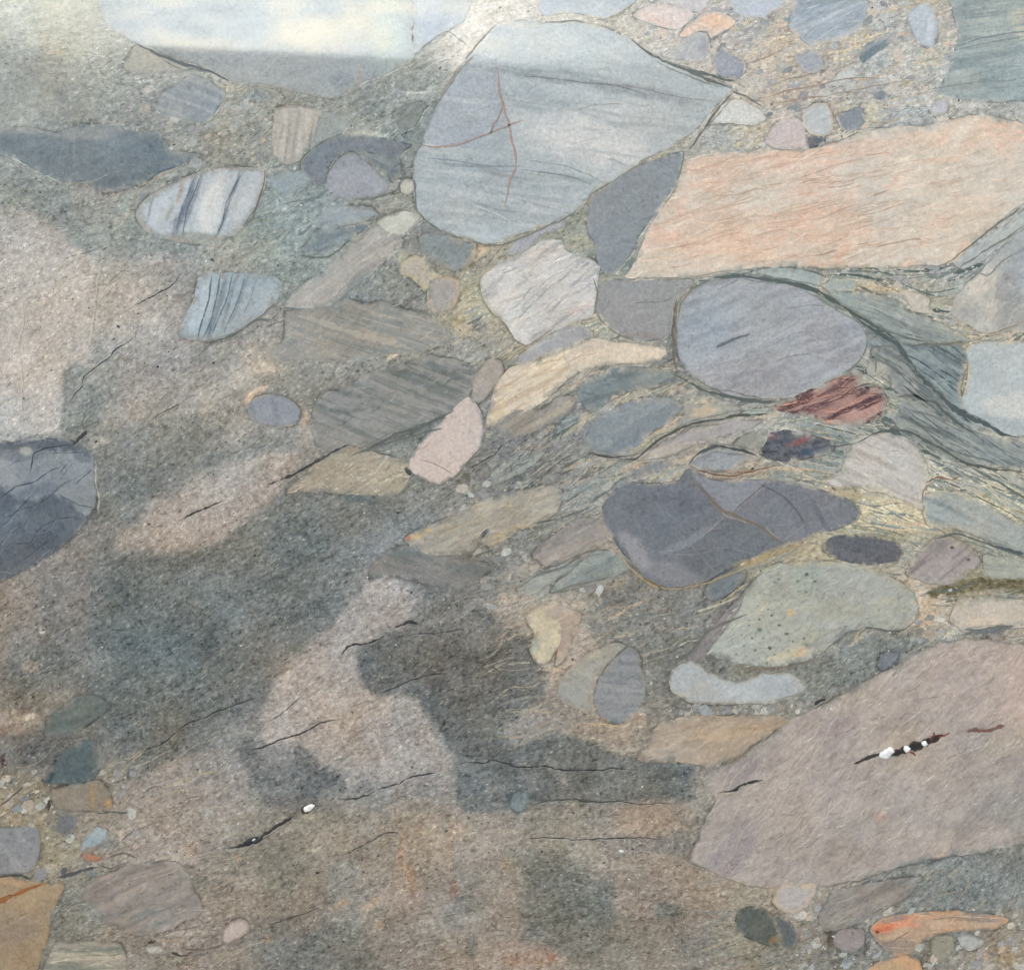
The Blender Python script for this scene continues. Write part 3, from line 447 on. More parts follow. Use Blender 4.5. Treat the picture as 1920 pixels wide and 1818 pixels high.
P('pebble','tiny black-blue pebble on top of the salmon cobble',[(1506,267),(1525,256),(1546,256),(1549,266),(1535,274),(1519,278)],(100,106,122),[Z((1520,266,10,6,0),(128,128,130),.6,3,2)],line_a=.3)
P('pebble','slate-blue angular pebble at the tip of the great grey cobble',[(1334,108),(1355,88),(1372,100),(1386,112),(1399,122),(1392,142),(1378,149),(1350,145),(1338,130)],(148,154,170),[],line_a=.35)
P('pebble','pale pink lens at the top',[(1185,28),(1210,14),(1250,9),(1290,20),(1300,30),(1285,45),(1270,56),(1230,50),(1200,38)],(218,204,200),[Z((1235,40,34,4,18),(226,196,180),.7,3,3)],line_a=.3)
P('pebble','peach bean-shaped pebble at the top',[(1273,69),(1288,46),(1320,24),(1350,22),(1379,40),(1362,58),(1340,70),(1332,74),(1326,60),(1310,59),(1293,70)],(226,200,182),[Z((1335,38,26,14,10),(232,194,164),.7,8,5)],line_a=.55,lc=(130,110,100))
P('pebble','grey pebble tucked below the peach bean',[(1250,106),(1280,76),(1308,60),(1324,64),(1332,85),(1328,104),(1310,117),(1280,114)],(182,184,188),[Z((1320,85,10,18,0),(160,162,172),.6,5,3)],line_a=.4)
P('pebble','blue-lilac pebble at the top edge',[(1362,-40),(1492,-40),(1470,5),(1448,22),(1430,35),(1400,30),(1375,20)],(186,194,210),[],line_a=.2,mot=.01)
P('pebble','pale grey pebble cut by the top edge beside the pink lens',[(1240,0),(1290,-40),(1350,-40),(1335,0),(1310,22),(1270,14)],(200,196,200),[],line_a=.3,mot=.01)
P('cobble','streaky blue-grey cobble near the top right',[(1478,56),(1485,20),(1505,-40),(1620,-40),(1626,10),(1618,40),(1605,62),(1590,72),(1560,80),(1520,86),(1494,68)],(162,175,188),[B(-25,12,(184,194,202),.55),B(-25,9,(144,158,170),.5,seed=4)],line_a=.25,mat='scaly')
P('pebble','light blue oblong pebble left of the big banded cobble',[(1700,30),(1722,8),(1745,8),(1755,40),(1758,62),(1754,84),(1746,92),(1720,82),(1708,60)],(178,187,200),[Z((1744,55,6,34,8),(200,206,216),.7,4,3)],line_a=.2,mot=.01)
P('cobble','big grey-green banded cobble in the top right corner',[(1785,-60),(2060,-60),(2060,196),(1920,190),(1840,190),(1800,187),(1758,178),(1768,150),(1785,115),(1796,70),(1790,30)],(150,166,168),[B(-8,16,(132,148,152),.55,length=12),B(-8,10,(170,182,182),.45,seed=4,length=14),Z((1915,30,24,60,-10),(190,188,170),.85,10,5),Z((1800,150,50,30,0),(172,176,170),.5,14,8)],line_a=.2,
  lines=[([(1790,88),(1840,72),(1900,62),(1960,60)],3,(104,118,122),.6),([(1790,95),(1850,82),(1920,68)],2.4,(112,126,130),.6),([(1800,35),(1850,30),(1900,22)],2,(120,134,140),.5),([(1740,168),(1820,155),(1900,150),(1960,140)],2.6,(120,132,134),.5)])
P('pebble','round lilac-grey pebble in the upper right gravel',[(1490,106),(1510,92),(1534,98),(1546,120),(1530,136),(1505,134)],(158,163,174),[],line_a=.15)
P('pebble','dark slate pebble in the upper right gravel',[(1611,106),(1620,85),(1650,71),(1674,68),(1660,88),(1640,103),(1618,118)],(112,130,138),[B(-35,6,(150,162,168),.5)],line_a=.2)
P('pebble','tiny dark blue-grey lens above the slate-grey pebble',[(1636,176),(1650,170),(1664,174),(1660,186),(1645,188)],(128,138,150),[],line_a=.1)
P('pebble','whitish angular pebble in the upper right gravel',[(1553,160),(1580,130),(1606,128),(1602,145),(1580,160)],(194,200,196),[],line_a=.2,mot=.01)
P('pebble','small peach-beige pebble in the upper right gravel',[(1669,95),(1685,88),(1697,105),(1696,120),(1680,117)],(212,194,178),[],line_a=.15)
P('pebble','small dark grey pebble beside the lilac-grey round one',[(1474,204),(1490,192),(1500,196),(1498,208),(1482,212)],(140,148,150),[],line_a=.1)
P('pebble','pale pink-white pebble at the right of the gravel',[(1742,205),(1760,188),(1775,192),(1774,212),(1752,218)],(192,190,198),[],line_a=.2)
P('cobble','light blue cobble cut by the top edge above the great grey cobble',[(1008,8),(1040,-60),(1210,-60),(1195,0),(1165,22),(1130,36),(1100,30),(1060,24),(1025,30)],(178,190,202),[B(5,10,(166,178,196),.4)],line_a=.2,mot=.01)
P('cobble','dull grey cobble right of the yellowish pebbles',[(790,468),(786,442),(808,435),(850,445),(892,458),(888,488),(852,510),(818,492)],(140,149,151),[Z((830,505,26,8,10),(164,158,156),.7)],line_a=.3,mat='fuzzy')
P('pebble','ochre-rimmed tan pebble, upper of the joined pair',[(751,502),(770,482),(795,483),(808,505),(826,518),(812,530),(796,545),(770,524),(752,514)],(176,168,156),[],rim=((200,188,148),8,.5),line_a=.1,jit=5,mat='fuzzy')
P('pebble','ochre-rimmed tan pebble, lower of the joined pair',[(799,560),(806,526),(840,515),(862,525),(862,560),(842,583),(815,584),(802,573)],(168,161,155),[B(90,10,(158,152,148),.4)],rim=((204,178,142),7,.5),line_a=.15,jit=5,mat='fuzzy')
P('cobble','white quartzite cobble with slanting dark streaks',[(902,520),(945,488),(975,475),(1020,450),(1052,446),(1062,470),(1100,482),(1126,500),(1120,530),(1115,560),(1112,592),(1070,606),(1030,626),(990,646),(965,636),(945,605),(920,580),(905,555)],(198,196,194),[Z((1020,470,40,16,-30),(206,192,180),.7,8,6),Z((1090,580,34,10,-22),(214,194,182),.6,6,5),Z((960,560,40,50,0),(204,204,201),.6),R(-36,50,14,(146,148,154),.6,.04,seed=4,shade=-.03),B(-38,9,(150,152,156),.4,seed=3,length=6,lo=.55,hi=.7),B(-28,14,(212,206,198),.5,seed=1)],line_a=.45,jit=2.6,lc=(150,120,96),
  lines=[([(1010,560),(1035,535),(1065,515)],1.8,(130,132,138),.6),([(985,600),(1020,580),(1050,555)],1.6,(140,142,146),.6),([(960,560),(1000,545),(1040,515),(1070,505)],1.5,(150,150,152),.6)])
P('pebble','small lilac sliver between the great grey and white cobbles',[(948,472),(975,445),(1020,425),(1052,411),(1062,424),(1020,440),(990,466),(960,480)],(160,161,176),[],line_a=.3)
P('cobble','plain mid-grey cobble left of the round blue-grey cobble',[(1117,548),(1130,527),(1200,522),(1300,524),(1285,545),(1270,562),(1262,622),(1240,636),(1200,640),(1160,626),(1135,605),(1113,580)],(150,150,151),[Z((1180,540,50,14,0),(146,152,154),.6),Z((1200,630,40,8,5),(146,132,126),.4,5,4)],line_a=.55,mot=.01,lines=[([(1185,568),(1215,566),(1240,565),(1262,556)],1.8,(112,112,112),.7)])
P('cobble','large round blue-grey cobble in the right centre',[(1267,600),(1275,570),(1300,540),(1350,522),(1420,520),(1480,526),(1530,550),(1580,580),(1612,602),(1626,640),(1620,665),(1592,695),(1530,725),(1480,745),(1420,748),(1370,742),(1330,726),(1290,700),(1270,660)],(158,165,173),
  [Z((1400,720,170,60,-14),(160,156,164),.85,26,8),Z((1560,640,70,60,20),(152,149,157),.8,18,8),Z((1320,590,60,50,0),(152,164,174),.6,16,8),Z((1480,560,60,22,10),(164,170,182),.6,12,8),Z((1430,640,110,10,-22),(174,176,182),.5,8,6),R(-22,70,14,(128,132,138),.45,.03,seed=4,shade=0),B(-22,12,(142,146,156),.42,length=7,seed=3),B(-20,8,(176,178,184),.35,seed=6,length=7)],
  line_a=.85,lc=(74,84,84),mot=.016,lines=[([(1340,652),(1365,640),(1385,632),(1408,625)],5,(92,98,102),.7),([(1470,580),(1510,572),(1550,574)],1.6,(128,128,132),.6),([(1440,650),(1490,625),(1530,622)],1.4,(134,134,140),.5)])
P('pebble','lilac-grey wedge under the white quartzite cobble',[(975,664),(1000,648),(1030,628),(1085,605),(1106,618),(1112,634),(1070,646),(1020,664),(975,686)],(160,158,162),[],line_a=.3,lc=(170,130,100))
P('cobble','cream-coloured streaky cobble in the centre',[(910,802),(915,770),(930,722),(955,690),(1010,674),(1060,655),(1108,650),(1126,660),(1116,680),(1085,695),(1062,715),(1018,752),(975,780),(938,800)],(214,202,182),[B(-28,8,(188,168,146),.5),B(-30,12,(228,214,190),.6,seed=5),Z((1080,665,40,10,-14),(224,208,184),.6,6,5),Z((930,770,16,34,25),(222,204,168),.6,6,5)],line_a=.35,lc=(170,130,90),mat='scaly')
P('pebble','cream-pink ribbon of stone under the plain mid-grey cobble',[(1056,670),(1092,642),(1115,634),(1150,640),(1200,645),(1252,650),(1248,670),(1200,680),(1140,682),(1086,696)],(213,199,180),[Z((1120,645,26,12,0),(200,184,172),.5)],line_a=.25,lc=(180,130,100))
P('pebble','salmon-pink elongated pebble in the centre',[(766,880),(775,850),(790,825),(830,785),(875,744),(893,756),(906,782),(905,830),(890,852),(870,872),(850,896),(820,909),(790,897)],(204,188,180),[Z((890,765,12,18,20),(184,170,168),.6,5,3)],line_a=.5,mot=.01,lc=(150,110,90),lines=[([(790,862),(820,872),(850,890)],1.6,(130,110,112),.7)])
P('pebble','dull tan-grey pebble above the salmon-pink one',[(884,745),(890,700),(915,674),(940,678),(944,700),(925,725),(910,746),(896,755)],(172,163,154),[],line_a=.2)
P('cobble','dark teal lens left of the round blue-grey cobble',[(1080,738),(1100,712),(1150,691),(1200,687),(1262,695),(1264,712),(1240,725),(1190,732),(1150,745),(1120,770),(1095,765)],(126,138,140),[B(-20,9,(108,120,124),.5),B(-20,9,(146,156,156),.4,seed=4)],line_a=.65,lc=(78,88,88),mat='fuzzy')
P('cobble','blue-grey schist cobble below the dark teal lens',[(1098,830),(1108,792),(1150,765),(1200,746),(1250,744),(1277,760),(1260,790),(1222,810),(1185,845),(1150,856),(1112,846)],(136,147,155),[B(-28,11,(118,130,140),.5),Z((1140,840,40,16,-10),(156,162,158),.6)],line_a=.25,mat='fuzzy')
P('cobble','brown-grey cobble with fanning bands, upper of the two',[(490,655),(530,640),(536,582),(600,578),(650,563),(720,570),(790,588),(830,608),(842,640),(800,656),(740,666),(680,673),(600,676),(520,674)],(153,151,145),[B(18,9,(130,138,137),.6,length=9,curve=.25,org=(560,600)),B(16,10,(168,162,152),.5,seed=4,length=9,curve=.25,org=(560,600)),Z((590,640,60,20,0),(166,158,146),.5,10,8),Z((760,630,60,12,20),(122,134,134),.5,8,6),Z((660,605,60,10,12),(134,144,144),.5,8,6)],line_a=.2,jit=4,mat='scaly')
P('cobble','grey-brown cobble with fanning dark bands, lower of the two',[(583,780),(598,742),(640,728),(665,712),(720,688),(800,668),(882,682),(890,722),(870,752),(830,782),(770,810),(700,832),(660,836),(622,858),(592,840),(580,800)],(142,142,139),[B(20,10,(116,122,120),.7,length=9,curve=.35,org=(640,740)),B(20,13,(156,152,148),.45,seed=4,length=9,curve=.35,org=(640,740)),Z((820,720,60,26,20),(122,128,124),.6,12,8),Z((705,700,22,12,10),(168,160,156),.6,6,5),Z((640,700,60,14,0),(126,134,134),.5,10,7)],line_a=.15,jit=4,mat='scaly')
P('pebble','blue-lilac pebble with a rust rim left of the banded cobbles',[(463,762),(478,745),(510,738),(545,748),(563,770),(556,795),(520,801),(485,796),(465,780)],(140,145,158),[B(75,12,(128,132,146),.5)],rim=((150,142,140),3,.4),line_a=.3,mot=.01,lc=(190,150,120))
P('cobble','scaly olive-tan cobble below the banded ones',[(538,920),(560,898),(582,878),(620,846),(660,838),(710,850),(760,864),(772,880),(757,912),(740,932),(680,926),(600,924)],(170,160,143),[R(-15,34,12,(190,178,154),.6,.07,seed=4,shade=.06),Z((630,850,34,8,-10),(170,168,146),.6),Z((740,900,24,24,0),(160,154,132),.5)],line_a=.25,jit=3,mat='scaly')
P('cobble','long beige cobble with orange tips in the centre',[(758,1012),(790,990),(850,966),(900,940),(960,920),(1030,910),(1056,922),(1046,960),(1010,985),(975,992),(920,1026),(898,1018),(884,1038),(820,1041),(782,1030)],(168,162,149),[Z((785,1000,34,7,-25),(210,176,130),.8,5,4),Z((763,1009,7,8,0),(190,120,90),.9,3,2),Z((890,955,26,8,-20),(190,170,142),.7,6,5),Z((955,1000,44,14,-15),(196,172,128),.8,6,5),Z((1010,935,36,14,-20),(184,172,150),.6,6,5),Z((910,1000,7,12,30),(74,82,94),.95,3,3),Z((895,1012,18,4,-25),(110,112,98),.7,3,3),R(-22,60,12,(196,180,150),.5,.06,seed=4,shade=.05),B(-22,9,(150,144,132),.45,length=6)],line_a=.35,jit=3,mat='scaly')
P('cobble','brown-grey cobble with fine fanning lines',[(690,1085),(702,1052),(730,1030),(770,1022),(800,1034),(860,1044),(930,1060),(900,1085),(860,1103),(800,1094),(740,1080)],(130,128,124),[B(20,7,(112,116,114),.6,length=12),Z((760,1035,40,12,0),(112,122,120),.8,6,4),Z((880,1070,50,16,15),(112,120,118),.7,8,5)],line_a=.25,lc=(150,144,130),mat='fuzzy')
P('cobble','large dark purple slate cobble split by tan veins',[(1128,952),(1145,925),(1165,906),(1220,906),(1268,902),(1290,878),(1340,898),(1400,898),(1450,899),(1500,906),(1550,920),(1600,940),(1611,965),(1590,986),(1540,1000),(1480,1020),(1420,1040),(1370,1062),(1320,1090),(1262,1101),(1230,1095),(1205,1075),(1170,1040),(1145,1002),(1131,975)],(112,116,127),
  [Z([(1368,966),(1450,900),(1520,905),(1611,960),(1600,985),(1480,1020)],(121,121,133),.9,2,1),Z([(1360,970),(1480,1022),(1400,1060),(1330,1090),(1280,1030)],(108,113,121),.85,3,2),Z([(1290,878),(1340,898),(1450,899),(1440,905),(1368,962)],(138,138,150),.9,2,1),Z((1270,940,60,26,10),(104,106,122),.7,14,8),Z((1260,1075,70,22,20),(136,133,144),.7,12,6),Z((1190,1030,20,50,-38),(152,148,158),.8,6,4),Z((1500,960,70,40,0),(120,122,132),.6,12,8),Z((1540,970,6,50,-30),(96,98,112),.6,4,3),Z((1290,1010,60,9,-25),(142,146,156),.6,5,5),Z((1440,980,44,30,-20),(116,122,134),.5,12,8),Z((1400,1010,70,20,-20),(114,120,128),.6,10,8)],
  line_a=.5,mot=.014,lc=(120,104,84),lines=[([(1180,1010),(1230,1035),(1290,1040),(1350,1030)],1.6,(148,150,158),.6),([(1290,1015),(1330,1060),(1345,1078)],1.8,(150,148,154),.5),([(1200,940),(1250,960),(1300,1010)],1.4,(134,138,146),.5),([(1420,905),(1470,930),(1500,965),(1515,1000)],2.6,(88,90,100),.7),([(1293,890),(1325,925),(1355,958),(1372,962),(1420,985),(1455,1008),(1480,1024)],4.5,(130,116,102),.85),([(1295,890),(1330,930),(1362,966),(1425,986),(1475,1018)],1.6,(176,160,138),.7),([(1372,960),(1400,935),(1440,902)],2.2,(112,98,92),.7),([(1358,968),(1330,995),(1300,1012)],2.2,(160,152,148),.6),([(1300,1012),(1270,1030),(1220,1035),(1180,1038)],1.6,(158,160,168),.5),([(1285,1030),(1350,1026),(1430,1040)],1.4,(150,150,158),.5),([(1510,980),(1490,998),(1470,1012)],1.8,(166,168,174),.6)])
P('pebble','small lens of grey stone above the purple slate cobble',[(1290,872),(1310,848),(1345,838),(1390,846),(1398,862),(1370,880),(1330,882)],(150,156,162),[],line_a=.6)
P('cobble','white-grey cobble right of the purple slate cobble',[(1545,902),(1575,880),(1590,850),(1610,820),(1650,812),(1700,822),(1728,850),(1740,880),(1735,930),(1728,952),(1705,945),(1660,926),(1600,912),(1560,908)],(193,188,182),[B(22,10,(170,162,154),.5),B(24,12,(208,202,194),.5,seed=5),Z((1660,860,50,30,20),(196,192,188),.6)],line_a=.35,jit=3,mat='fuzzy')
P('cobble','rust-red streaked cobble right below the round blue-grey one',[(1445,766),(1480,750),(1530,725),(1580,705),(1616,698),(1612,722),(1648,724),(1664,745),(1662,772),(1640,790),(1600,796),(1560,796),(1500,780)],(166,126,116),[Z((1620,770,44,22,-10),(190,148,136),.85,8,5),Z((1580,720,50,8,-30),(112,84,86),.8,5,4),Z((1530,765,40,8,-15),(112,80,82),.7,5,4),B(-22,8,(92,66,70),.7,lo=.52,hi=.62,length=8),Z((1480,762,20,4,-15),(206,156,132),.7,3,3),Z((1560,790,20,5,5),(214,168,140),.7,4,3)],line_a=.4,jit=2.6,mat='scaly',lines=[([(1530,760),(1570,748),(1600,728),(1640,716)],1.8,(70,60,62),.8),([(1500,765),(1540,755),(1590,730)],1.8,(78,60,62),.7)])
P('pebble','dark navy pebble flecked with red',[(1418,842),(1432,818),(1470,806),(1520,812),(1564,828),(1560,848),(1500,862),(1445,866)],(98,98,110),[Z((1500,825,30,7,-10),(150,88,86),.75,4,6),Z((1442,815,12,9,0),(120,72,76),.7,4,4),Z((1520,848,36,8,-8),(62,74,104),.85,4,4),Z((1450,845,24,10,0),(132,128,130),.5,5,6),B(-10,8,(72,72,86),.6,lo=.5,hi=.6,length=3)],line_a=.3,jit=4,mot=.06,mat='fuzzy')
P('cobble','pale blue-white cobble at the right edge',[(1802,762),(1816,705),(1812,652),(1850,640),(1980,645),(2060,660),(2060,830),(1960,826),(1880,814),(1836,798)],(178,187,190),[Z((1900,760,70,26,0),(202,204,200),.8,12,8),Z((1850,690,50,34,0),(170,180,186),.6,12,8),Z((1870,790,60,12,10),(164,174,178),.6,8,6)],line_a=.4,mot=.012)
P('cobble','mottled white and grey cobble at the right edge',[(1782,585),(1792,555),(1830,520),(1865,475),(1920,432),(2060,400),(2060,620),(1900,620),(1850,628),(1810,608)],(176,178,176),[Z((1840,530,34,26,-40),(196,192,184),.8,10,8),Z((1820,590,34,20,0),(156,162,168),.7,10,9),Z((1890,540,24,50,10),(160,162,164),.6,12,10),Z((1860,580,14,30,0),(190,188,180),.6,8,8)],line_a=.25,mot=.04,jit=4)
P('cobble','pale grey-green flat slab above the round blue-grey cobble',[(1418,508),(1450,502),(1500,505),(1545,520),(1532,540),(1490,535),(1450,520)],(160,170,168),[B(8,8,(176,182,178),.5)],line_a=.4,mat='fuzzy')
P('cobble','grey-green layered slab right of the round blue-grey cobble',[(1535,560),(1550,545),(1620,548),(1680,562),(1700,580),(1750,598),(1800,625),(1818,640),(1760,648),(1700,645),(1650,622),(1600,592)],(148,158,156),[B(20,10,(130,142,142),.5),B(20,12,(166,172,166),.4,seed=4),Z((1700,605,34,12,30),(162,164,170),.6,6,5)],line_a=.4,jit=3,mat='scaly')
P('cobble','dark teal schist slab with wavy layers at the right',[(1622,640),(1660,625),(1720,640),(1790,642),(1812,668),(1808,700),(1800,740),(1812,775),(1830,790),(1862,812),(1800,796),(1760,780),(1720,752),(1690,742),(1660,700),(1640,660)],(120,134,138),[B(34,10,(92,106,110),.65,length=10,warp=14),B(32,12,(146,158,158),.5,seed=4,length=9,warp=14),Z((1760,680,40,12,20),(110,126,130),.5)],line_a=.35,jit=5,mat='scaly')
P('cobble','grey layered slab under the dark teal schist',[(1690,750),(1740,768),(1790,795),(1860,815),(1960,830),(2060,850),(2060,900),(1960,888),(1860,875),(1790,868),(1740,845),(1715,820),(1680,800)],(136,146,147),[B(22,10,(112,122,124),.55,length=10,warp=12),B(22,13,(152,158,154),.4,seed=4)],line_a=.3,jit=4,mat='scaly')
P('cobble','grey-green banded slab at the right edge below the cream layer',[(1728,930),(1760,922),(1810,928),(1850,945),(1900,975),(1960,1000),(2060,1030),(2060,1080),(1960,1060),(1900,1035),(1850,1015),(1790,990),(1740,985)],(156,163,160),[B(24,10,(134,143,144),.5),B(24,12,(174,176,168),.4,seed=4)],line_a=.3,mat='fuzzy')
P('pebble','dark purple oblong pebble below the slate cobble',[(1544,1032),(1550,1014),(1572,1004),(1620,1002),(1670,1009),(1690,1028),(1682,1050),(1650,1058),(1600,1056),(1566,1046)],(98,97,108),[Z((1600,1040,40,8,10),(110,108,116),.6),Z((1555,1025,10,12,0),(120,116,120),.6,4,3)],line_a=.3,mot=.01)
P('pebble','pinkish-grey streaked pebble right of the dark purple one',[(1700,1076),(1714,1042),(1750,1008),(1782,1005),(1830,1034),(1836,1056),(1800,1086),(1766,1099),(1730,1090)],(164,156,155),[B(-38,9,(130,124,126),.6),Z((1760,1020,26,10,-30),(136,138,136),.7),Z((1785,1026,4,4,0),(70,62,62),.9,1,1),Z((1816,1048,4,3,0),(70,62,62),.9,1,1)],line_a=.4,jit=3,mat='fuzzy')
P('cobble','pale green pitted cobble in the lower right',[(1308,1222),(1340,1190),(1372,1140),(1410,1092),(1450,1060),(1520,1052),(1600,1055),(1660,1076),(1712,1110),(1722,1150),(1690,1182),(1630,1176),(1580,1190),(1520,1236),(1440,1252),(1370,1240)],(166,171,164),
  [Z((1420,1170,60,60,-40),(173,179,171),.6,14,8),Z((1510,1085,30,34,0),(158,170,164),.7,10,6),Z((1620,1100,80,30,5),(162,164,160),.7,14,8),Z((1560,1140,60,24,0),(170,168,150),.6,12,8),Z((1480,1225,50,10,-20),(192,186,160),.7,6,5),Z((1550,1195,50,14,-20),(150,152,148),.7,8,6),Z((1482,1148,9,9,0),(200,174,134),.8,4,3),Z((1505,1222,16,10,-30),(204,178,142),.7,4,3),R(-45,50,22,(190,188,164),.6,.05,seed=4,shade=.04),R(10,36,20,(150,158,150),.4,.04,seed=9)],line_a=.3,jit=3,mat='scaly')
P('pebble','peach-beige lens at the right edge',[(1780,1162),(1786,1140),(1800,1126),(1850,1116),(1920,1124),(1990,1130),(1990,1165),(1900,1176),(1870,1182),(1810,1184)],(194,182,166),[Z((1840,1165,44,10,-4),(206,186,160),.7,6,4),Z((1830,1130,34,6,-14),(170,168,160),.6,5,4)],line_a=.4,mat='fuzzy')
P('cobble','pale grey bone-shaped cobble in the lower right',[(1252,1272),(1268,1247),(1295,1236),(1322,1250),(1352,1268),(1390,1277),(1430,1260),(1480,1262),(1513,1286),(1500,1305),(1440,1319),(1390,1318),(1330,1321),(1290,1316),(1260,1298)],(172,177,179),[Z((1340,1295,60,16,0),(180,182,182),.5)],rim=((180,172,152),5,.5),line_a=.25,mot=.03,jit=3,lines=[([(1270,1308),(1300,1295),(1330,1278)],1.8,(190,180,150),.7)])
P('cobble','slate-grey leaf-shaped cobble with fine level lines',[(1113,1312),(1124,1270),(1148,1238),(1178,1212),(1195,1222),(1205,1262),(1209,1300),(1196,1330),(1175,1352),(1150,1357),(1122,1342)],(141,143,145),[B(3,7,(124,127,131),.6,length=10),Z((1160,1350,30,10,0),(132,140,142),.7),B(3,8,(158,158,156),.3,seed=5,length=9)],line_a=.25,mot=.01)
P('cobble','dull tan cobble behind the slate-grey leaf-shaped one',[(1040,1302),(1052,1270),(1072,1248),(1105,1224),(1150,1204),(1174,1210),(1148,1236),(1122,1272),(1112,1312),(1118,1342),(1070,1322)],(164,160,148),[Z((1130,1220,44,8,-35),(186,172,144),.6,5,4),Z((1070,1300,26,16,0),(154,156,148),.6)],line_a=.2,mat='fuzzy')
P('pebble','cream-yellow pebble left of the dull tan cobble',[(985,1152),(1010,1140),(1040,1158),(1054,1178),(1048,1205),(1032,1238),(1008,1246),(992,1222),(1000,1190)],(192,182,156),[Z((995,1160,20,8,0),(206,196,172),.8,5,4),Z((1000,1205,16,22,0),(160,168,154),.8,6,4),Z((1044,1190,5,24,8),(210,190,156),.7,4,3)],line_a=.25,jit=3,mat='fuzzy')
P('boulder','huge brown-pink scaly boulder filling the lower right',[(1293,1612),(1310,1572),(1328,1520),(1340,1498),(1318,1470),(1330,1452),(1400,1412),(1480,1352),(1560,1310),(1640,1268),(1710,1232),(1760,1206),(1830,1196),(1910,1208),(2100,1240),(2100,1560),(1960,1575),(1900,1585),(1840,1598),(1740,1612),(1640,1640),(1560,1660),(1480,1662),(1420,1660),(1350,1642)],(172,161,154),
  [Z([(1700,1235),(1760,1206),(1830,1196),(1910,1208),(2100,1240),(2100,1400),(1900,1380),(1760,1320)],(190,170,158),.8,34,14),Z((1740,1300,70,34,-20),(178,162,154),.6,20,10),Z((1560,1380,60,30,-40),(160,148,148),.6,20,10),Z((1500,1340,40,30,-30),(166,152,150),.6,16,10),Z((1700,1380,50,24,-30),(184,168,146),.6,14,10),Z((1700,1430,40,12,-20),(180,166,144),.5,10,8),Z((1370,1590,70,44,-50),(146,137,138),.8,16,10),Z((1390,1440,50,30,-40),(148,138,140),.7,12,8),Z((1370,1480,16,10,0),(150,140,140),.5),
   Z((1640,1560,120,50,-30),(156,147,138),.5,26,12),Z((1830,1540,60,34,-45),(146,138,132),.6,16,10),Z((1900,1520,40,60,-30),(150,150,142),.7,20,10),Z((1480,1560,60,50,-40),(166,154,142),.5,20,12),Z((1780,1460,110,50,-30),(170,156,144),.5,26,12),Z((1900,1300,50,60,-20),(196,172,160),.6,20,12),Z((1870,1400,60,26,-20),(176,166,150),.5,16,10),Z((1650,1530,14,9,-40),(180,140,120),.7,4,4),Z((1740,1610,44,10,-18),(176,156,142),.6,8,6),
   R(-50,52,17,(196,184,170),.55,.05,seed=3,shade=.06),R(-35,30,12,(188,176,164),.4,.05,seed=8,shade=.05),B(-48,16,(182,170,158),.2,seed=3,length=3,lo=.5,hi=.75,warp=20),B(-50,20,(152,140,136),.2,seed=6,length=3,warp=20)],line_a=.5,jit=4,mat='scaly',lc=(92,86,80))
P('pebble','dark grey pebble above the huge pink boulder',[(1644,1252),(1652,1226),(1688,1219),(1682,1240),(1656,1260)],(114,119,130),[],line_a=.15)
P('cobble','sandy orange lens left of the huge pink boulder',[(1195,1425),(1215,1385),(1240,1352),(1330,1340),(1450,1338),(1478,1350),(1400,1406),(1330,1436),(1270,1428)],(178,160,140),[Z((1370,1375,80,14,-12),(190,166,136),.7,8,6),B(-12,8,(164,146,128),.5,length=6),Z((1270,1410,50,16,0),(168,156,142),.6)],line_a=.1,jit=5,mat='scaly')
P('pebble','dark green rounded pebble at the lower right',[(1377,1728),(1385,1706),(1402,1699),(1432,1702),(1450,1722),(1461,1750),(1460,1772),(1440,1772),(1400,1758),(1382,1745)],(93,100,97),[Z((1452,1762,12,8,-30),(150,118,84),.75,4,3),Z((1415,1740,22,18,0),(104,106,98),.6)],rim=((140,134,108),3,.4),line_a=.3,jit=1.5,lc=(160,150,110))
P('pebble','dark grey drop-shaped pebble touching the dark green one',[(1456,1712),(1478,1724),(1494,1745),(1496,1762),(1486,1778),(1468,1776),(1462,1750),(1448,1722)],(98,104,106),[],line_a=.25,jit=1.5,lc=(150,140,110))
P('pebble','pale lilac-white pebble under the huge pink boulder',[(1448,1690),(1455,1664),(1476,1652),(1496,1657),(1530,1654),(1528,1680),(1514,1700),(1490,1714),(1458,1704)],(178,171,168),[],rim=((196,176,148),7,.7),line_a=.2,jit=1.5,mot=.008)
P('cobble','grey-brown banded cobble right of the lilac-white pebble',[(1530,1722),(1548,1690),(1560,1672),(1620,1656),(1680,1646),(1726,1644),(1705,1678),(1655,1710),(1595,1735),(1552,1748)],(142,136,130),[B(-30,11,(120,114,112),.6),B(-32,12,(160,152,142),.5,seed=5)],line_a=.2,jit=4,mat='scaly')
P('cobble','fish-shaped orange and tan cobble at the lower right',[(1631,1742),(1648,1723),(1690,1712),(1740,1708),(1810,1708),(1870,1716),(1892,1724),(1864,1742),(1790,1746),(1752,1752),(1722,1768),(1705,1788),(1675,1792),(1660,1778),(1643,1760)],(186,156,130),[Z((1672,1732,50,15,-14),(220,134,100),.95,6,4),Z((1665,1738,26,5,-10),(204,108,78),.7,4,4),Z((1720,1722,50,6,-8),(214,160,128),.6,4,4),Z((1700,1735,34,6,-5),(218,150,120),.7,4,3),Z((1690,1775,40,20,-30),(178,148,126),.7,6,4),B(-6,8,(146,132,120),.55,length=12),Z((1645,1746,4,4,0),(80,60,56),.8,2,1)],rim=((206,162,128),4,.6),line_a=.3,jit=1.5,lines=[([(1740,1722),(1790,1720),(1840,1724)],2,(120,112,104),.6),([(1665,1768),(1690,1755),(1706,1744)],1.6,(110,90,80),.6)])
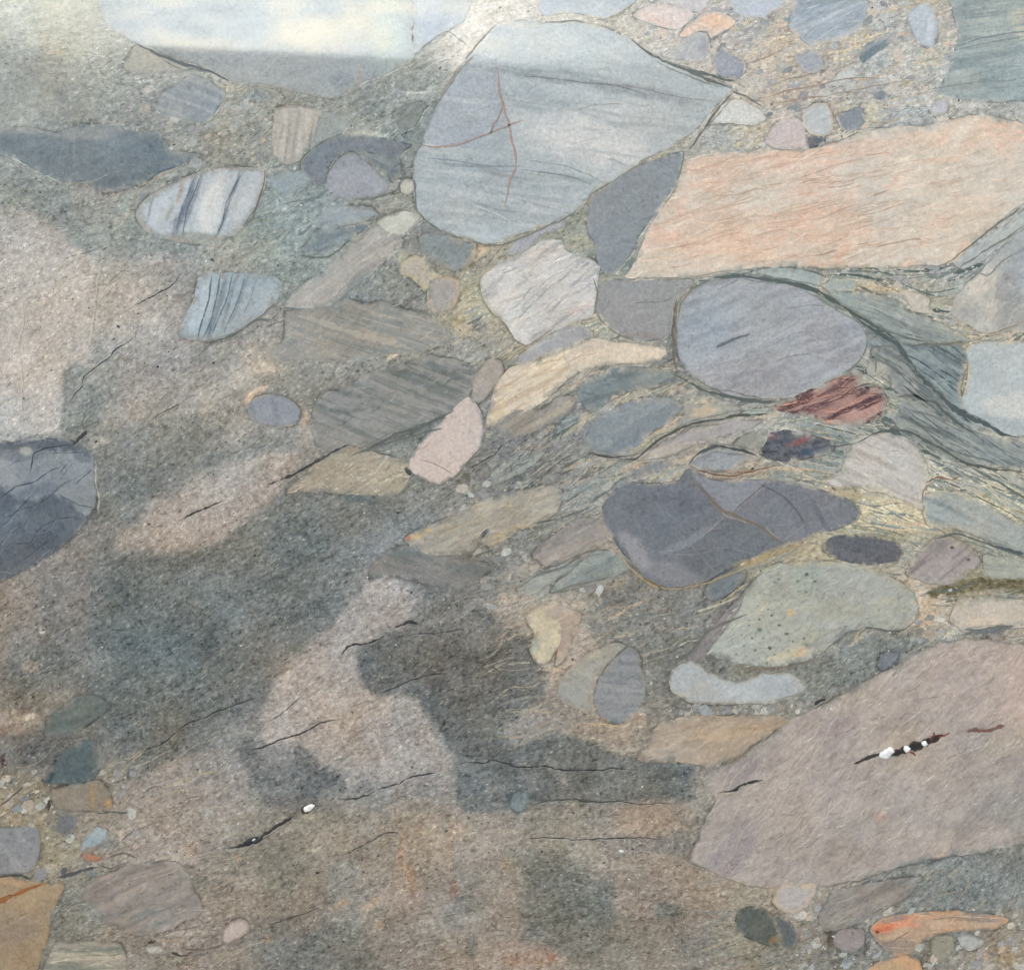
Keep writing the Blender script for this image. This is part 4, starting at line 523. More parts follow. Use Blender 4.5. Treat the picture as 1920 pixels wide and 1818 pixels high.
P('pebble','orange pebble cut by the bottom edge',[(1600,1850),(1640,1806),(1690,1790),(1718,1794),(1728,1812),(1728,1850)],(198,154,116),[Z((1670,1815,34,14,0),(176,152,120),.7)],line_a=.3)
P('pebble','pinkish-grey square pebble below the fish-shaped cobble',[(1564,1766),(1570,1746),(1598,1738),(1620,1744),(1620,1770),(1602,1784),(1574,1784)],(150,142,142),[],line_a=.2,mot=.03)
P('pebble','small white pebble in the lower right corner',[(1794,1754),(1815,1749),(1846,1762),(1836,1776),(1815,1783),(1800,1770)],(176,176,170),[],line_a=.35)
P('pebble','olive-beige pebble left of the small white one',[(1744,1762),(1758,1752),(1782,1750),(1791,1764),(1780,1790),(1762,1800),(1748,1786)],(150,146,128),[],line_a=.3)
P('cobble','ochre-brown cobble in the bottom left corner',[(-60,1638),(10,1637),(40,1650),(90,1654),(116,1650),(121,1665),(106,1690),(92,1720),(96,1745),(82,1785),(58,1830),(-60,1900)],(160,139,112),[Z((25,1650,40,12,10),(184,152,116),.7,8,5),Z((70,1680,44,20,-20),(172,150,118),.6,10,7),Z((20,1740,50,40,0),(146,130,112),.6,14,10),Z((40,1800,44,24,-40),(160,138,110),.6,10,6)],line_a=.4,jit=3,lc=(90,74,60),lines=[([(-40,1702),(0,1690),(25,1678),(50,1668),(80,1655)],6,(150,98,58),.9),([(-20,1690),(10,1680),(45,1668)],2,(100,66,42),.9)])
P('cobble','blue-grey cobble with pale scratches at the lower left edge',[(-60,1555),(10,1549),(50,1547),(72,1556),(76,1600),(60,1635),(20,1640),(-60,1630)],(134,136,141),[B(50,14,(156,156,158),.4)],line_a=.3,jit=3)
P('pebble','rust-brown rectangular pebble at the lower left',[(96,1478),(148,1469),(186,1462),(208,1486),(214,1508),(200,1519),(112,1520),(97,1505)],(146,134,118),[Z((172,1490,4,30,0),(176,140,96),.8,3,3),Z((203,1503,9,9,0),(190,146,100),.8,4,3),Z((90,1512,5,16,20),(78,66,66),.8,3,2)],line_a=.3)
P('pebble','round plum-grey pebble at the lower left',[(111,1530),(125,1521),(143,1530),(144,1552),(128,1564),(104,1558)],(116,115,120),[],line_a=.25)
P('pebble','pale blue pebble beside the round plum-grey one',[(168,1560),(182,1550),(200,1556),(197,1574),(172,1588),(152,1584),(158,1572)],(154,166,168),[],line_a=.2)
P('pebble','small orange-red lens at the lower left',[(152,1600),(170,1598),(190,1604),(184,1613),(162,1612)],(186,116,88),[],line_a=.1)
P('cobble','dark green lens at the left',[(84,1378),(92,1340),(140,1308),(182,1304),(208,1322),(176,1350),(146,1372),(110,1386)],(94,105,103),[B(-22,9,(108,116,110),.5),Z((150,1330,34,12,-22),(110,114,106),.6)],line_a=.45,jit=3,lc=(56,66,66),mat='fuzzy')
P('cobble','dark teal cobble below the dark green lens',[(76,1466),(92,1440),(118,1408),(150,1389),(186,1390),(192,1428),(184,1450),(160,1466),(110,1468)],(86,100,103),[B(-75,7,(110,114,110),.35),Z((90,1456,16,9,-40),(52,62,70),.8,5,4),Z((178,1410,12,26,5),(110,110,106),.6)],line_a=.3,jit=3,lc=(50,60,62),mat='fuzzy')
P('pebble','pinkish-beige pebble near the bottom',[(415,1760),(420,1736),(445,1723),(466,1726),(469,1746),(450,1757),(425,1769)],(182,168,158),[],line_a=.25,mot=.01)
P('cobble','brown-grey striated cobble at the bottom left',[(150,1668),(200,1636),(250,1618),(330,1616),(350,1640),(372,1680),(380,1708),(330,1738),(260,1752),(200,1728),(170,1700)],(145,137,131),[B(-26,9,(166,152,142),.45),Z((270,1720,50,26,-10),(132,134,128),.7,10,8),B(-26,8,(126,120,116),.4,seed=5)],line_a=.15,jit=5,mat='scaly')
P('cobble','cream and green banded cobble at the bottom left edge',[(92,1790),(105,1766),(150,1764),(222,1766),(234,1790),(230,1860),(60,1860),(82,1818)],(154,149,136),[B(-2,8,(178,168,148),.7),B(0,9,(124,128,118),.6,seed=5)],line_a=.3)
P('cobble','dark blue-grey cracked cobble at the left edge',[(-60,836),(20,828),(60,820),(130,822),(160,836),(178,856),(179,905),(178,950),(150,990),(110,1030),(70,1055),(0,1090),(-60,1110)],(96,103,115),
  [Z([(-60,860),(60,845),(180,850),(185,965),(150,960),(100,925),(60,940),(0,905),(-60,890)],(140,147,153),.95,7,14),Z((90,975,70,16,-15),(112,119,129),.8,5,12),Z((30,970,40,14,-30),(118,126,136),.6,5,12),Z((30,850,60,14,0),(110,118,130),.7,8,6),Z((48,845,16,9,15),(166,168,160),.9,4,3),Z((10,870,30,12,0),(148,154,162),.6),Z((60,920,50,14,-20),(112,120,132),.7),Z((155,860,20,12,0),(100,108,118),.7),Z((60,1010,90,40,-30),(88,96,108),.6,16,8)],line_a=.25,jit=3,mot=.03,
  lines=[([(0,935),(30,912),(60,905),(100,880),(115,876)],2.2,(64,70,80),.8),([(138,832),(110,836),(85,840),(65,850),(60,870),(55,888)],2.2,(58,66,74),.85),([(0,1028),(25,1018),(55,1016),(75,990),(110,972),(150,968)],2,(66,72,82),.7),([(0,990),(30,960),(70,945),(95,930),(120,905),(150,895)],1.8,(74,80,90),.7),([(112,928),(150,945),(175,950)],2,(66,72,80),.7),([(40,1052),(70,1030),(95,1010)],1.6,(64,70,82),.6),([(70,850),(115,850),(160,848)],1.6,(74,82,92),.6)])
P('pebble','small striped teal pebble in the dark band at the bottom',[(955,1500),(960,1486),(975,1480),(990,1486),(993,1500),(985,1518),(970,1523),(957,1514)],(118,129,132),[B(80,6,(136,146,148),.5)],line_a=.3,jit=1.2)
P('pebble','slanted dark plum sliver at the lower left',[(84,1520),(90,1500),(99,1497),(97,1508),(90,1524)],(76,66,66),[],line_a=.2,jit=1)

P('pebble','lilac-grey lens in the layers left of the dark navy pebble',[(1182,862),(1230,835),(1300,800),(1390,785),(1436,790),(1380,812),(1300,835),(1240,860)],(166,160,160),[B(-18,8,(184,174,160),.5)],line_a=.5,jit=4,mat='scaly')
P('pebble','grey-green sliver just left of the dark navy pebble',[(1366,832),(1400,812),(1440,806),(1432,836),(1392,844)],(148,153,147),[],line_a=.3,jit=3,mat='scaly')
P('pebble','small slate lens above the left tip of the purple slate cobble',[(1186,892),(1205,874),(1240,864),(1262,870),(1235,886)],(138,143,149),[],line_a=.3,jit=3,mat='scaly')
P('pebble','pale green sliver under the round blue-grey cobble',[(1386,779),(1405,767),(1442,765),(1424,779)],(166,178,173),[],line_a=.6,jit=2)
P('cobble','olive-grey layered lens under the round blue-grey cobble',[(1272,800),(1290,765),(1340,756),(1390,762),(1380,780),(1330,792)],(154,156,148),[Z((1320,770,34,14,-10),(204,178,144),.7,6,6)],line_a=.2,jit=5,mat='scaly')
P('cobble','grey schist wedge between the rust-red cobble and the teal slab',[(1634,652),(1672,650),(1712,682),(1750,722),(1792,772),(1750,768),(1705,745),(1672,728),(1668,700),(1630,700)],(144,150,150),[B(36,10,(112,120,122),.6,length=9,warp=14),Z((1645,690,24,20,0),(170,170,160),.8,6,5)],line_a=.4,jit=4,mat='scaly')
P('pebble','cream slab piece above the teal schist',[(1694,546),(1715,546),(1742,560),(1738,586),(1712,582)],(196,192,182),[],line_a=.2,jit=2.5)
P('pebble','small pale green block above the grey-green layered slab',[(1548,540),(1560,522),(1604,526),(1602,544),(1566,548)],(162,173,170),[],line_a=.2,jit=2.5)
P('pebble','lilac-brown blade left of the pale green pitted cobble',[(1290,1232),(1330,1185),(1372,1132),(1398,1118),(1370,1166),(1336,1212),(1305,1238)],(136,131,130),[B(-48,7,(120,114,114),.5)],line_a=.3,jit=3,mat='scaly')
P('pebble','dark teal piece right below the purple slate cobble',[(1318,1112),(1340,1082),(1390,1062),(1400,1078),(1372,1110),(1340,1122)],(116,124,128),[],line_a=.3,jit=4,mat='scaly')
P('cobble','grey-green leaf-like cobble left below the purple slate cobble',[(1028,1112),(1070,1072),(1118,1030),(1158,1038),(1184,1066),(1146,1086),(1090,1100)],(146,154,150),[B(-30,10,(128,138,136),.5)],line_a=.5,jit=4,mat='scaly')
P('pebble','second grey-green leaf-like pebble beside the first',[(968,1106),(1008,1076),(1058,1054),(1090,1046),(1048,1084),(1004,1114)],(150,156,152),[],line_a=.4,jit=4,mat='scaly')
P('cobble','pinkish-grey layered cobble left of the purple slate cobble',[(1000,1040),(1040,1000),(1090,972),(1122,976),(1140,1010),(1110,1026),(1060,1050),(1020,1062)],(156,149,144),[B(-28,9,(132,130,128),.5),B(-28,9,(178,166,154),.4,seed=6)],line_a=.3,jit=5,mat='scaly')
P('pebble','pale blue-grey layered wedge at the right edge below the salmon cobble',[(1786,494),(1830,462),(1880,425),(1935,385),(1990,350),(1990,400),(1915,430),(1862,470),(1810,505)],(180,184,182),[B(-38,9,(160,168,168),.5)],line_a=.3,jit=3,mat='scaly')
P('cobble','grey-olive banded strip at the right edge above the brown mica layer',[(1842,1040),(1900,1048),(1990,1075),(1990,1092),(1920,1084),(1850,1078)],(164,167,155),[B(12,9,(140,146,140),.5)],line_a=.2,jit=3,mat='scaly')
P('pebble','mottled cream patch of stone left of the long beige cobble pair',[(1000,1140),(1040,1128),(1090,1150),(1080,1190),(1060,1230),(1040,1250),(1046,1200),(1050,1170)],(176,158,142),[B(-30,8,(200,178,152),.5)],line_a=.15,jit=5,mat='scaly')
P('pebble','olive-grey triangular pebble under the scaly olive-tan cobble',[(636,930),(665,918),(700,928),(722,945),(690,950),(650,940)],(118,126,122),[B(22,7,(100,108,106),.6)],line_a=.3,jit=2)
P('pebble','brown schist lens right of the salmon-pink pebble',[(925,800),(960,770),(1010,765),(1060,740),(1080,752),(1050,790),(1000,812),(950,822)],(154,147,138),[B(-30,9,(126,130,128),.6),B(-30,9,(178,168,150),.5,seed=5)],line_a=.3,jit=5,mat='scaly')
P('pebble','grey-blue lens at the upper middle left of the cream ones',[(596,420),(610,395),(650,385),(700,390),(712,402),(680,414),(640,424)],(150,161,167),[],line_a=.15,jit=3,mat='scaly')
P('pebble','grey-green flat piece under the two tan banded pebbles',[(740,210),(780,190),(800,200),(780,235),(750,245)],(128,138,138),[B(-40,8,(108,120,122),.6)],line_a=.15,jit=4,mat='scaly')

# ------------------------------------------------------------------ lattice and matrix paint
STEP = 2.5
U0, U1, V0, V1 = -250.0, 2170.0, -230.0, 2050.0
gu = np.arange(U0, U1 + .1, STEP); gv = np.arange(V0, V1 + .1, STEP)
GU, GV = np.meshgrid(gu, gv, indexing='ij'); NU, NV = GU.shape
SD = np.full(GU.shape, -99.0, np.float32)          # signed distance to the nearest pebble outline

def paint_matrix():
    u = GU.ravel(); v = GV.ravel()
    # base colour on a coarse lattice is enough before grain
    rgb = matrix_base(u, v)
    for i, (g, c, al, so, wa) in enumerate(BL):
        if al > 0: blob(rgb, u, v, g, c, al, so, wa, seed=i % 23)
    g_ = rgb.mean(1, keepdims=True); rgb = g_ + (rgb - g_) * (0.86 - 0.28 * sstep(1100, 1200, u) * (1 - sstep(280, 340, v)) - .22 * sstep(1100, 1200, u) * sstep(560, 640, v) * (1 - sstep(880, 930, v)))[:, None] + 0.014
    lowleft = (sstep(330, 620, v) * (1 - .5 * sstep(900, 1300, u)))[:, None]; lm = rgb.mean(1, keepdims=True); rgb = rgb + ((lm - .555) * .30 - (rgb - lm) * .16 - .002) * lowleft
    mottle(rgb, u, v, 0.05, 2)
    # streaks along the foliation, five fixed directions blended by the local one
    fd = foldir(u, v)
    acc = 0; ws = 0
    for a in (-45, -30, -15, 0, 15, 30):
        ar = math.radians(a); d = fd - ar
        w_ = np.clip(1 - np.abs(d) / math.radians(15.01), 0, 1) + 1e-4
        acc = acc + w_ * sfbm(u, v, ar, 42, 6.5, 3, 3); ws = ws + w_
    n = acc / ws - .5
    rgb += (n * 0.13)[:, None]
    g = (vnoise(u / 3.6, v / 3.6, 5) - .5) * 0.07 + (vnoise(u / 7.5, v / 7.5, 6) - .5) * 0.07
    sp = sstep(0.78, 0.95, vnoise(u / 5.2, v / 5.2, 9)) * 0.05 - sstep(0.80, 0.95, vnoise(u / 6.1, v / 6.1, 12)) * 0.10
    def em(sc, sd, st_=1.6):  # emboss: light and dark sides of flakes painted into the colour
        a = math.radians(-28); cu_ = u * math.cos(a) + v * math.sin(a); cv_ = -u * math.sin(a) + v * math.cos(a)
        f = lambda x, y: vnoise(x / (sc * 1.5), y / sc, sd)
        return f(cu_, cv_) - f(cu_ - st_ * .3, cv_ - st_)
    g = g + em(3.9, 21, 1.8) * 0.11 + em(6.5, 26, 2.2) * 0.035
    smooth = np.exp(-(((u - 60) / 110) ** 2 + ((v - 170) / 90) ** 2)) 
    smooth = np.maximum(smooth, .7 * np.exp(-(((u - 110) / 170) ** 2 + ((v - 20) / 70) ** 2) ** 2))
    smooth = np.maximum(smooth, .6 * np.exp(-(((u - 60) / 120) ** 2 + ((v - 600) / 190) ** 2) ** 2))
    warm = (sstep(1440, 1560, v) * (1 - sstep(1350, 1500, u)))[:, None]; rgb += warm * np.array([.014, .008, .0])
    rgb += ((g + sp) * (1 - 0.85 * smooth))[:, None]
    return rgb
MRGB = paint_matrix().reshape(NU, NV, 3)

def grid_sample(A, u, v):
    fx = np.clip((np.asarray(u) - U0) / STEP, 0, NU - 1.001); fy = np.clip((np.asarray(v) - V0) / STEP, 0, NV - 1.001)
    ix = fx.astype(int); iy = fy.astype(int); fx = fx - ix; fy = fy - iy
    if A.ndim == 3: fx = fx[..., None]; fy = fy[..., None]
    return (A[ix, iy]*(1-fx)+A[ix+1, iy]*fx)*(1-fy)+(A[ix, iy+1]*(1-fx)+A[ix+1, iy+1]*fx)*fy

# ------------------------------------------------------------------ the rock and its parts
rock = bpy.data.objects.new('conglomerate_boulder', None); C.objects.link(rock)
rock['label'] = 'polished grey-green conglomerate boulder packed with grey, pink, cream and slate cobbles'
rock['category'] = 'rock'
rock.rotation_mode = 'QUATERNION'
rock.location = (0, 0, EYE); rock.rotation_quaternion = Matrix.Rotation(ROLL, 4, 'Y').to_quaternion()

TOP = np.zeros(GU.shape, np.float32)      # height (px) of whatever is on top, for lines drawn later
def paint_pebble(p, u, v, i):
    rgb = np.tile(col(p['c']), (len(u), 1))
    for k, a, kw in p['ops']:
        if k == 'z': g, c, al, so, wa = a; blob(rgb, u, v, g, c, al, so, wa, seed=i % 19)
    for k, a, kw in p['ops']:
        if k == 'r': ridges(rgb, u, v, *a, **kw)
        if k == 'b': kw = dict(kw); kw.setdefault('seed', (i * 5) % 40); bands(rgb, u, v, *a, **kw)
    g_ = rgb.mean(1, keepdims=True); rgb = g_ + (rgb - g_) * 0.84 + 0.006
    rgb[:, 1] += np.clip((rgb[:, 0] + rgb[:, 2]) / 2 - rgb[:, 1], 0, 1) * .55 * (rgb[:, 2] > rgb[:, 0])
    mottle(rgb, u, v, p['mot'] * 1.4, i)
    fa = math.radians(-25)
    rgb += ((sfbm(u, v, fa, 30, 7, i + 3, 3) - .5) * (0.07 if p['mat'] == 'scaly' else 0.05))[:, None]
    if p['mat'] == 'scaly':
        a = fa; cu_ = u * math.cos(a) + v * math.sin(a); cv_ = -u * math.sin(a) + v * math.cos(a)
        f = lambda x, y, sc: vnoise(x / (sc * 2.0), y / sc, i + 7)
        rgb += ((f(cu_, cv_, 7) - f(cu_ - .6, cv_ - 2, 7)) * 0.05 + (f(cu_, cv_, 15) - f(cu_ - 1, cv_ - 3.5, 15)) * .015)[:, None]  # relief shading of the scales painted as an emboss in the colour
    rgb += ((vnoise(u / 2.9, v / 2.9, i) - .5) * 0.05 + (vnoise(u / 6.1, v / 6.1, i + 2) - .5) * 0.03 - sstep(.84, .97, vnoise(u / 4.7, v / 4.7, i + 4)) * .07)[:, None]
    return rgb
rng = np.random.RandomState(11)
def strokes(mb, n, region, fn_srgb, zfn, amp, lenr=(8, 46), wr=(0.9, 2.6), light=0.45, angoff=0.0, seed=0, keep=None, fd_const=None):
    """many short wiggly grains and hairlines lying along the foliation"""
    lo, hi = region
    P0 = rng.rand(n, 2) * (np.array(hi) - np.array(lo)) + np.array(lo)
    if keep is not None: P0 = P0[keep(P0[:, 0], P0[:, 1])]
    n = len(P0)
    if n == 0: return
    m = 7
    Ln = lenr[0] + (lenr[1] - lenr[0]) * rng.rand(n) ** 2.2
    Wd = wr[0] + (wr[1] - wr[0]) * rng.rand(n) ** 2
    an = (foldir(P0[:, 0], P0[:, 1]) if fd_const is None else np.full(n, fd_const)) + rng.randn(n) * 0.22 + angoff
    t = np.linspace(-.5, .5, m)
    pu = P0[:, :1] + np.cos(an)[:, None] * t * Ln[:, None]; pv = P0[:, 1:] + np.sin(an)[:, None] * t * Ln[:, None]
    wob = (fbm(pu, pv, 16, seed + 3, 3, .6) - .5) * np.minimum(Ln * 0.5, 16)[:, None]
    pu = pu - np.sin(an)[:, None] * wob; pv = pv + np.cos(an)[:, None] * wob
    tw = (1 - (2 * t) ** 2) ** 0.6 * 0.5 + 0.04
    hw = Wd[:, None] * tw[None] * (0.6 + 0.8 * rng.rand(n, m))
    nx = -np.sin(an)[:, None] * hw; ny = np.cos(an)[:, None] * hw
    X = np.stack([pu + nx, pu - nx], 2).reshape(n, -1); Y = np.stack([pv + ny, pv - ny], 2).reshape(n, -1)
    x = X.ravel(); y = Y.ravel()
    c = fn_srgb(x, y)
    sg = np.where(rng.rand(n) < light, rng.rand(n) * 0.85 + .25, -(rng.rand(n) * 1.0 + .3)) * amp
    tint = rng.randn(n, 3) * amp * 0.12 + np.where(sg > 0, 1, 0)[:, None] * np.array([0.012, 0.006, -0.01])
    c = c + np.repeat(sg[:, None] + tint, 2 * m, 0)
    b = (np.arange(n) * 2 * m)[:, None] + (np.arange(m - 1) * 2)[None]
    b = b.ravel(); F = np.stack([b, b + 1, b + 3, b + 2], 1)
    mb.add(to3(x, y, zfn(x, y) + np.repeat(rng.rand(n) * .16, 2 * m)), F, albedo(c))
def chips(mb, n, region, srgb_fn, zfn, size=(2, 8), palette=None, amp=0.1, keep=None, elong=0.6):
    lo, hi = region
    P0 = rng.rand(n, 2) * (np.array(hi) - np.array(lo)) + np.array(lo)
    if keep is not None: P0 = P0[keep(P0[:, 0], P0[:, 1])]
    n = len(P0)
    if n == 0: return
    m = 9
    R = size[0] + (size[1] - size[0]) * rng.rand(n) ** 3
    an = foldir(P0[:, 0], P0[:, 1]) + rng.randn(n) * .35
    th = np.linspace(0, 2 * math.pi, m, endpoint=False)[None] + rng.rand(n, m) * .35
    rr = R[:, None] * (0.68 + 0.6 * rng.rand(n, m)) * .5
    a = np.cos(th) * rr; b = np.sin(th) * rr * (elong + 0.3 * rng.rand(n))[:, None]
    x = (P0[:, :1] + a * np.cos(an)[:, None] - b * np.sin(an)[:, None]).ravel(); y = (P0[:, 1:] + a * np.sin(an)[:, None] + b * np.cos(an)[:, None]).ravel()
    base = srgb_fn(P0[:, 0], P0[:, 1])
    if palette is None: c = base + (rng.randn(n) * amp)[:, None] + rng.randn(n, 3) * amp * .15
    else:
        pal = np.array(palette, float) / 255; c = pal[rng.randint(0, len(pal), n)] + (rng.randn(n) * .03)[:, None]
        k = (0.45 + 0.5 * rng.rand(n))[:, None]; c = c * k + base * (1 - k)
    z = zfn(P0[:, 0], P0[:, 1]) + 0.03 + rng.rand(n) * .25
    F = (np.arange(n) * m)[:, None] + np.arange(m)[None]
    mb.add(to3(x, y, np.repeat(z, m)), F[:, ::-1], albedo(np.repeat(c, m, 0) + 0))

def flow(mb, n, region, palette, lenr=(60, 220), wr=(2, 8), al=(.3, .8), keep=None, seed=0, fn=None, zfn=None, wob=.5, ang=None):
    """wavy layers that follow the foliation round the cobbles"""
    fn = fn or msrgb; zfn = zfn or mz; keep = keep or free
    lo, hi = np.array(region[0]), np.array(region[1])
    for j in range(n):
        q = rng.rand(2) * (hi - lo) + lo; ln = lenr[0] + (lenr[1] - lenr[0]) * rng.rand() ** 1.7
        m = int(ln / 5) + 3; pts = np.zeros((m, 2)); pts[0] = q; ph = rng.rand() * 100
        for t_ in range(1, m):
            a = (float(foldir(pts[t_-1, 0], pts[t_-1, 1])) if ang is None else math.radians(ang)) + (float(vnoise(np.array(pts[t_-1, 0] / 38 + ph), np.array(pts[t_-1, 1] / 38), seed)) - .5) * 2 * wob
            pts[t_] = pts[t_-1] + 5 * np.array([math.cos(a), math.sin(a)])
        ok = keep(pts[:, 0], pts[:, 1])
        if ok.sum() < 4: continue
        b = int(np.argmax(ok)); e = b
        while e < m and ok[e]: e += 1
        if e - b < 5: continue
        c = col(palette[rng.randint(len(palette))]) + rng.randn() * .02; a_ = al[0] + (al[1] - al[0]) * rng.rand()
        wd = wr[0] + (wr[1] - wr[0]) * rng.rand() ** 2.5
        off = rng.rand() * .12
        ribbon(mb, pts[b:e], wd, lambda u, v: fn(u, v) * (1 - a_) + c * a_, lambda u, v: zfn(u, v) + .02 + off, True, j, .8)

HAIR = {
 'large salmon-pink cobble': [(170, ((1180,290),(1640,520)), [(184,150,126),(192,158,134),(166,136,116)], (30,150), (.9,2.4), (.25,.7), -13, .28), (60, ((1500,230),(1920,500)), [(190,168,148),(200,170,150)], (30,110), (.8,1.8), (.2,.5), -24, .7), (70, ((1180,290),(1920,500)), [(230,206,188),(236,216,200)], (30,120), (1.5,5), (.2,.6), -16, .7)],
 'huge brown-pink scaly boulder': [(200, ((1290,1200),(1920,1660)), [(190,178,166),(200,190,178),(186,174,158)], (14,90), (1,2.4), (.2,.6), -52, .5), (160, ((1290,1200),(1920,1660)), [(140,128,124),(134,124,122)], (14,60), (.9,2.0), (.3,.7), -48, 1.0), (26, ((1310,1380),(1560,1640)), [(204,194,182)], (60,160), (1,2.2), (.5,.8), -60, .4)],
 'white quartzite cobble': [(46, ((905,450),(1125,640)), [(146,148,152),(160,160,162)], (20,80), (.9,2.2), (.4,.8), -36, .5)],
 'pale green pitted': [(90, ((1310,1050),(1720,1250)), [(196,194,170),(150,160,150),(190,188,178)], (20,90), (1,2.8), (.3,.8), None, 1.0)],
 'dark teal schist': [(70, ((1620,625),(1860,810)), [(72,86,90),(84,98,102),(160,170,168)], (50,180), (1.5,5), (.5,.9), 34, .25)],
 'grey schist wedge': [(40, ((1620,640),(1800,770)), [(84,94,96),(100,110,110),(170,172,164)], (40,140), (1.2,4), (.5,.9), 36, .25)],
 'grey layered slab under': [(50, ((1680,750),(1920,900)), [(90,100,102),(104,114,116),(166,170,164)], (50,170), (1.2,4), (.5,.9), 22, .25)],
 'grey-green layered slab right': [(40, ((1535,545),(1820,650)), [(100,112,112),(176,182,174)], (50,140), (1.2,4), (.4,.8), 20, .2)],
 'rust-red': [(60, ((1445,700),(1665,796)), [(84,58,62),(100,64,66),(210,160,140)], (25,100), (1,3), (.5,.9), -22, .5)],
 'cream-coloured streaky': [(50, ((910,650),(1126,805)), [(186,160,134),(232,220,198),(200,170,130)], (25,110), (1,3), (.4,.8), -30, .4)],
 'great smooth grey': [(36, ((780,40),(1370,455)), [(150,158,162),(196,200,202)], (40,160), (1,4), (.25,.6), 8, .5)],
 'large round blue-grey': [(44, ((1267,520),(1625,748)), [(128,132,140),(184,186,190),(140,138,146)], (20,110), (.9,3), (.3,.7), -22, .5)],
 'long beige cobble': [(40, ((758,910),(1056,1041)), [(140,134,122),(196,184,160),(206,178,138)], (20,90), (1,3), (.4,.8), -24, .8)],
 'fanning bands, upper': [(46, ((490,563),(842,676)), [(124,131,131),(134,140,138),(172,165,153)], (120,300), (3,11), (.3,.6), 17, .10)],
 'fanning dark bands, lower': [(56, ((583,668),(890,858)), [(110,116,115),(118,124,122),(158,155,149)], (120,300), (3,11), (.35,.65), 21, .10)],
 'fine fanning lines': [(30, ((690,1022),(930,1103)), [(108,114,112),(150,144,136)], (30,100), (1,2), (.3,.7), 18, .3)],
 'scaly olive-tan': [(50, ((538,838),(772,932)), [(196,182,156),(150,140,122)], (12,50), (1,3), (.3,.8), -20, 1.0)],
 'white-grey cobble right': [(36, ((1545,812),(1740,952)), [(170,164,158),(212,206,198),(150,140,134)], (25,110), (.9,2.4), (.3,.8), 26, .5)],
 'streaky blue-grey cobble': [(36, ((1478,-20),(1626,86)), [(204,212,218),(132,146,158)], (20,90), (1,2.6), (.4,.8), -26, .5)],
 'big grey-green banded': [(40, ((1758,-20),(1920,196)), [(124,138,142),(178,188,186)], (40,160), (1,3), (.3,.7), -8, .3)],
 'brown-grey striated': [(44, ((150,1616),(380,1752)), [(176,162,148),(120,114,110)], (30,140), (1,3), (.35,.8), -27, .4)],
 'grey-brown banded cobble right': [(34, ((1530,1644),(1726,1748)), [(112,106,104),(172,164,150)], (30,120), (1,3.4), (.4,.8), -32, .4)],
 'cream and green banded': [(26, ((60,1764),(234,1860)), [(186,176,154),(120,122,112)], (30,130), (1.4,4), (.5,.9), -2, .3)],
 'fish-shaped': [(34, ((1631,1708),(1892,1792)), [(140,124,112),(206,188,168)], (30,130), (1,2.6), (.4,.8), -5, .4)],
 'long tan blade': [(36, ((533,425),(757,581)), [(148,144,140),(190,184,174)], (30,120), (1,3), (.3,.7), -36, .4)],
 'dark blue-grey cracked cobble': [(40, ((-20,820),(180,1090)), [(68,74,84),(140,146,154),(120,128,138)], (15,80), (.9,2.4), (.4,.85), None, 1.0)],
 'large dark purple slate': [(26, ((1128,878),(1611,1101)), [(140,142,150),(98,100,112)], (20,90), (.8,1.8), (.25,.6), -10, 1.2)],
 'mottled white and grey': [(40, ((1782,400),(1920,620)), [(204,202,196),(140,146,150)], (15,70), (1,3), (.3,.7), -40, .8)],
}
made = []
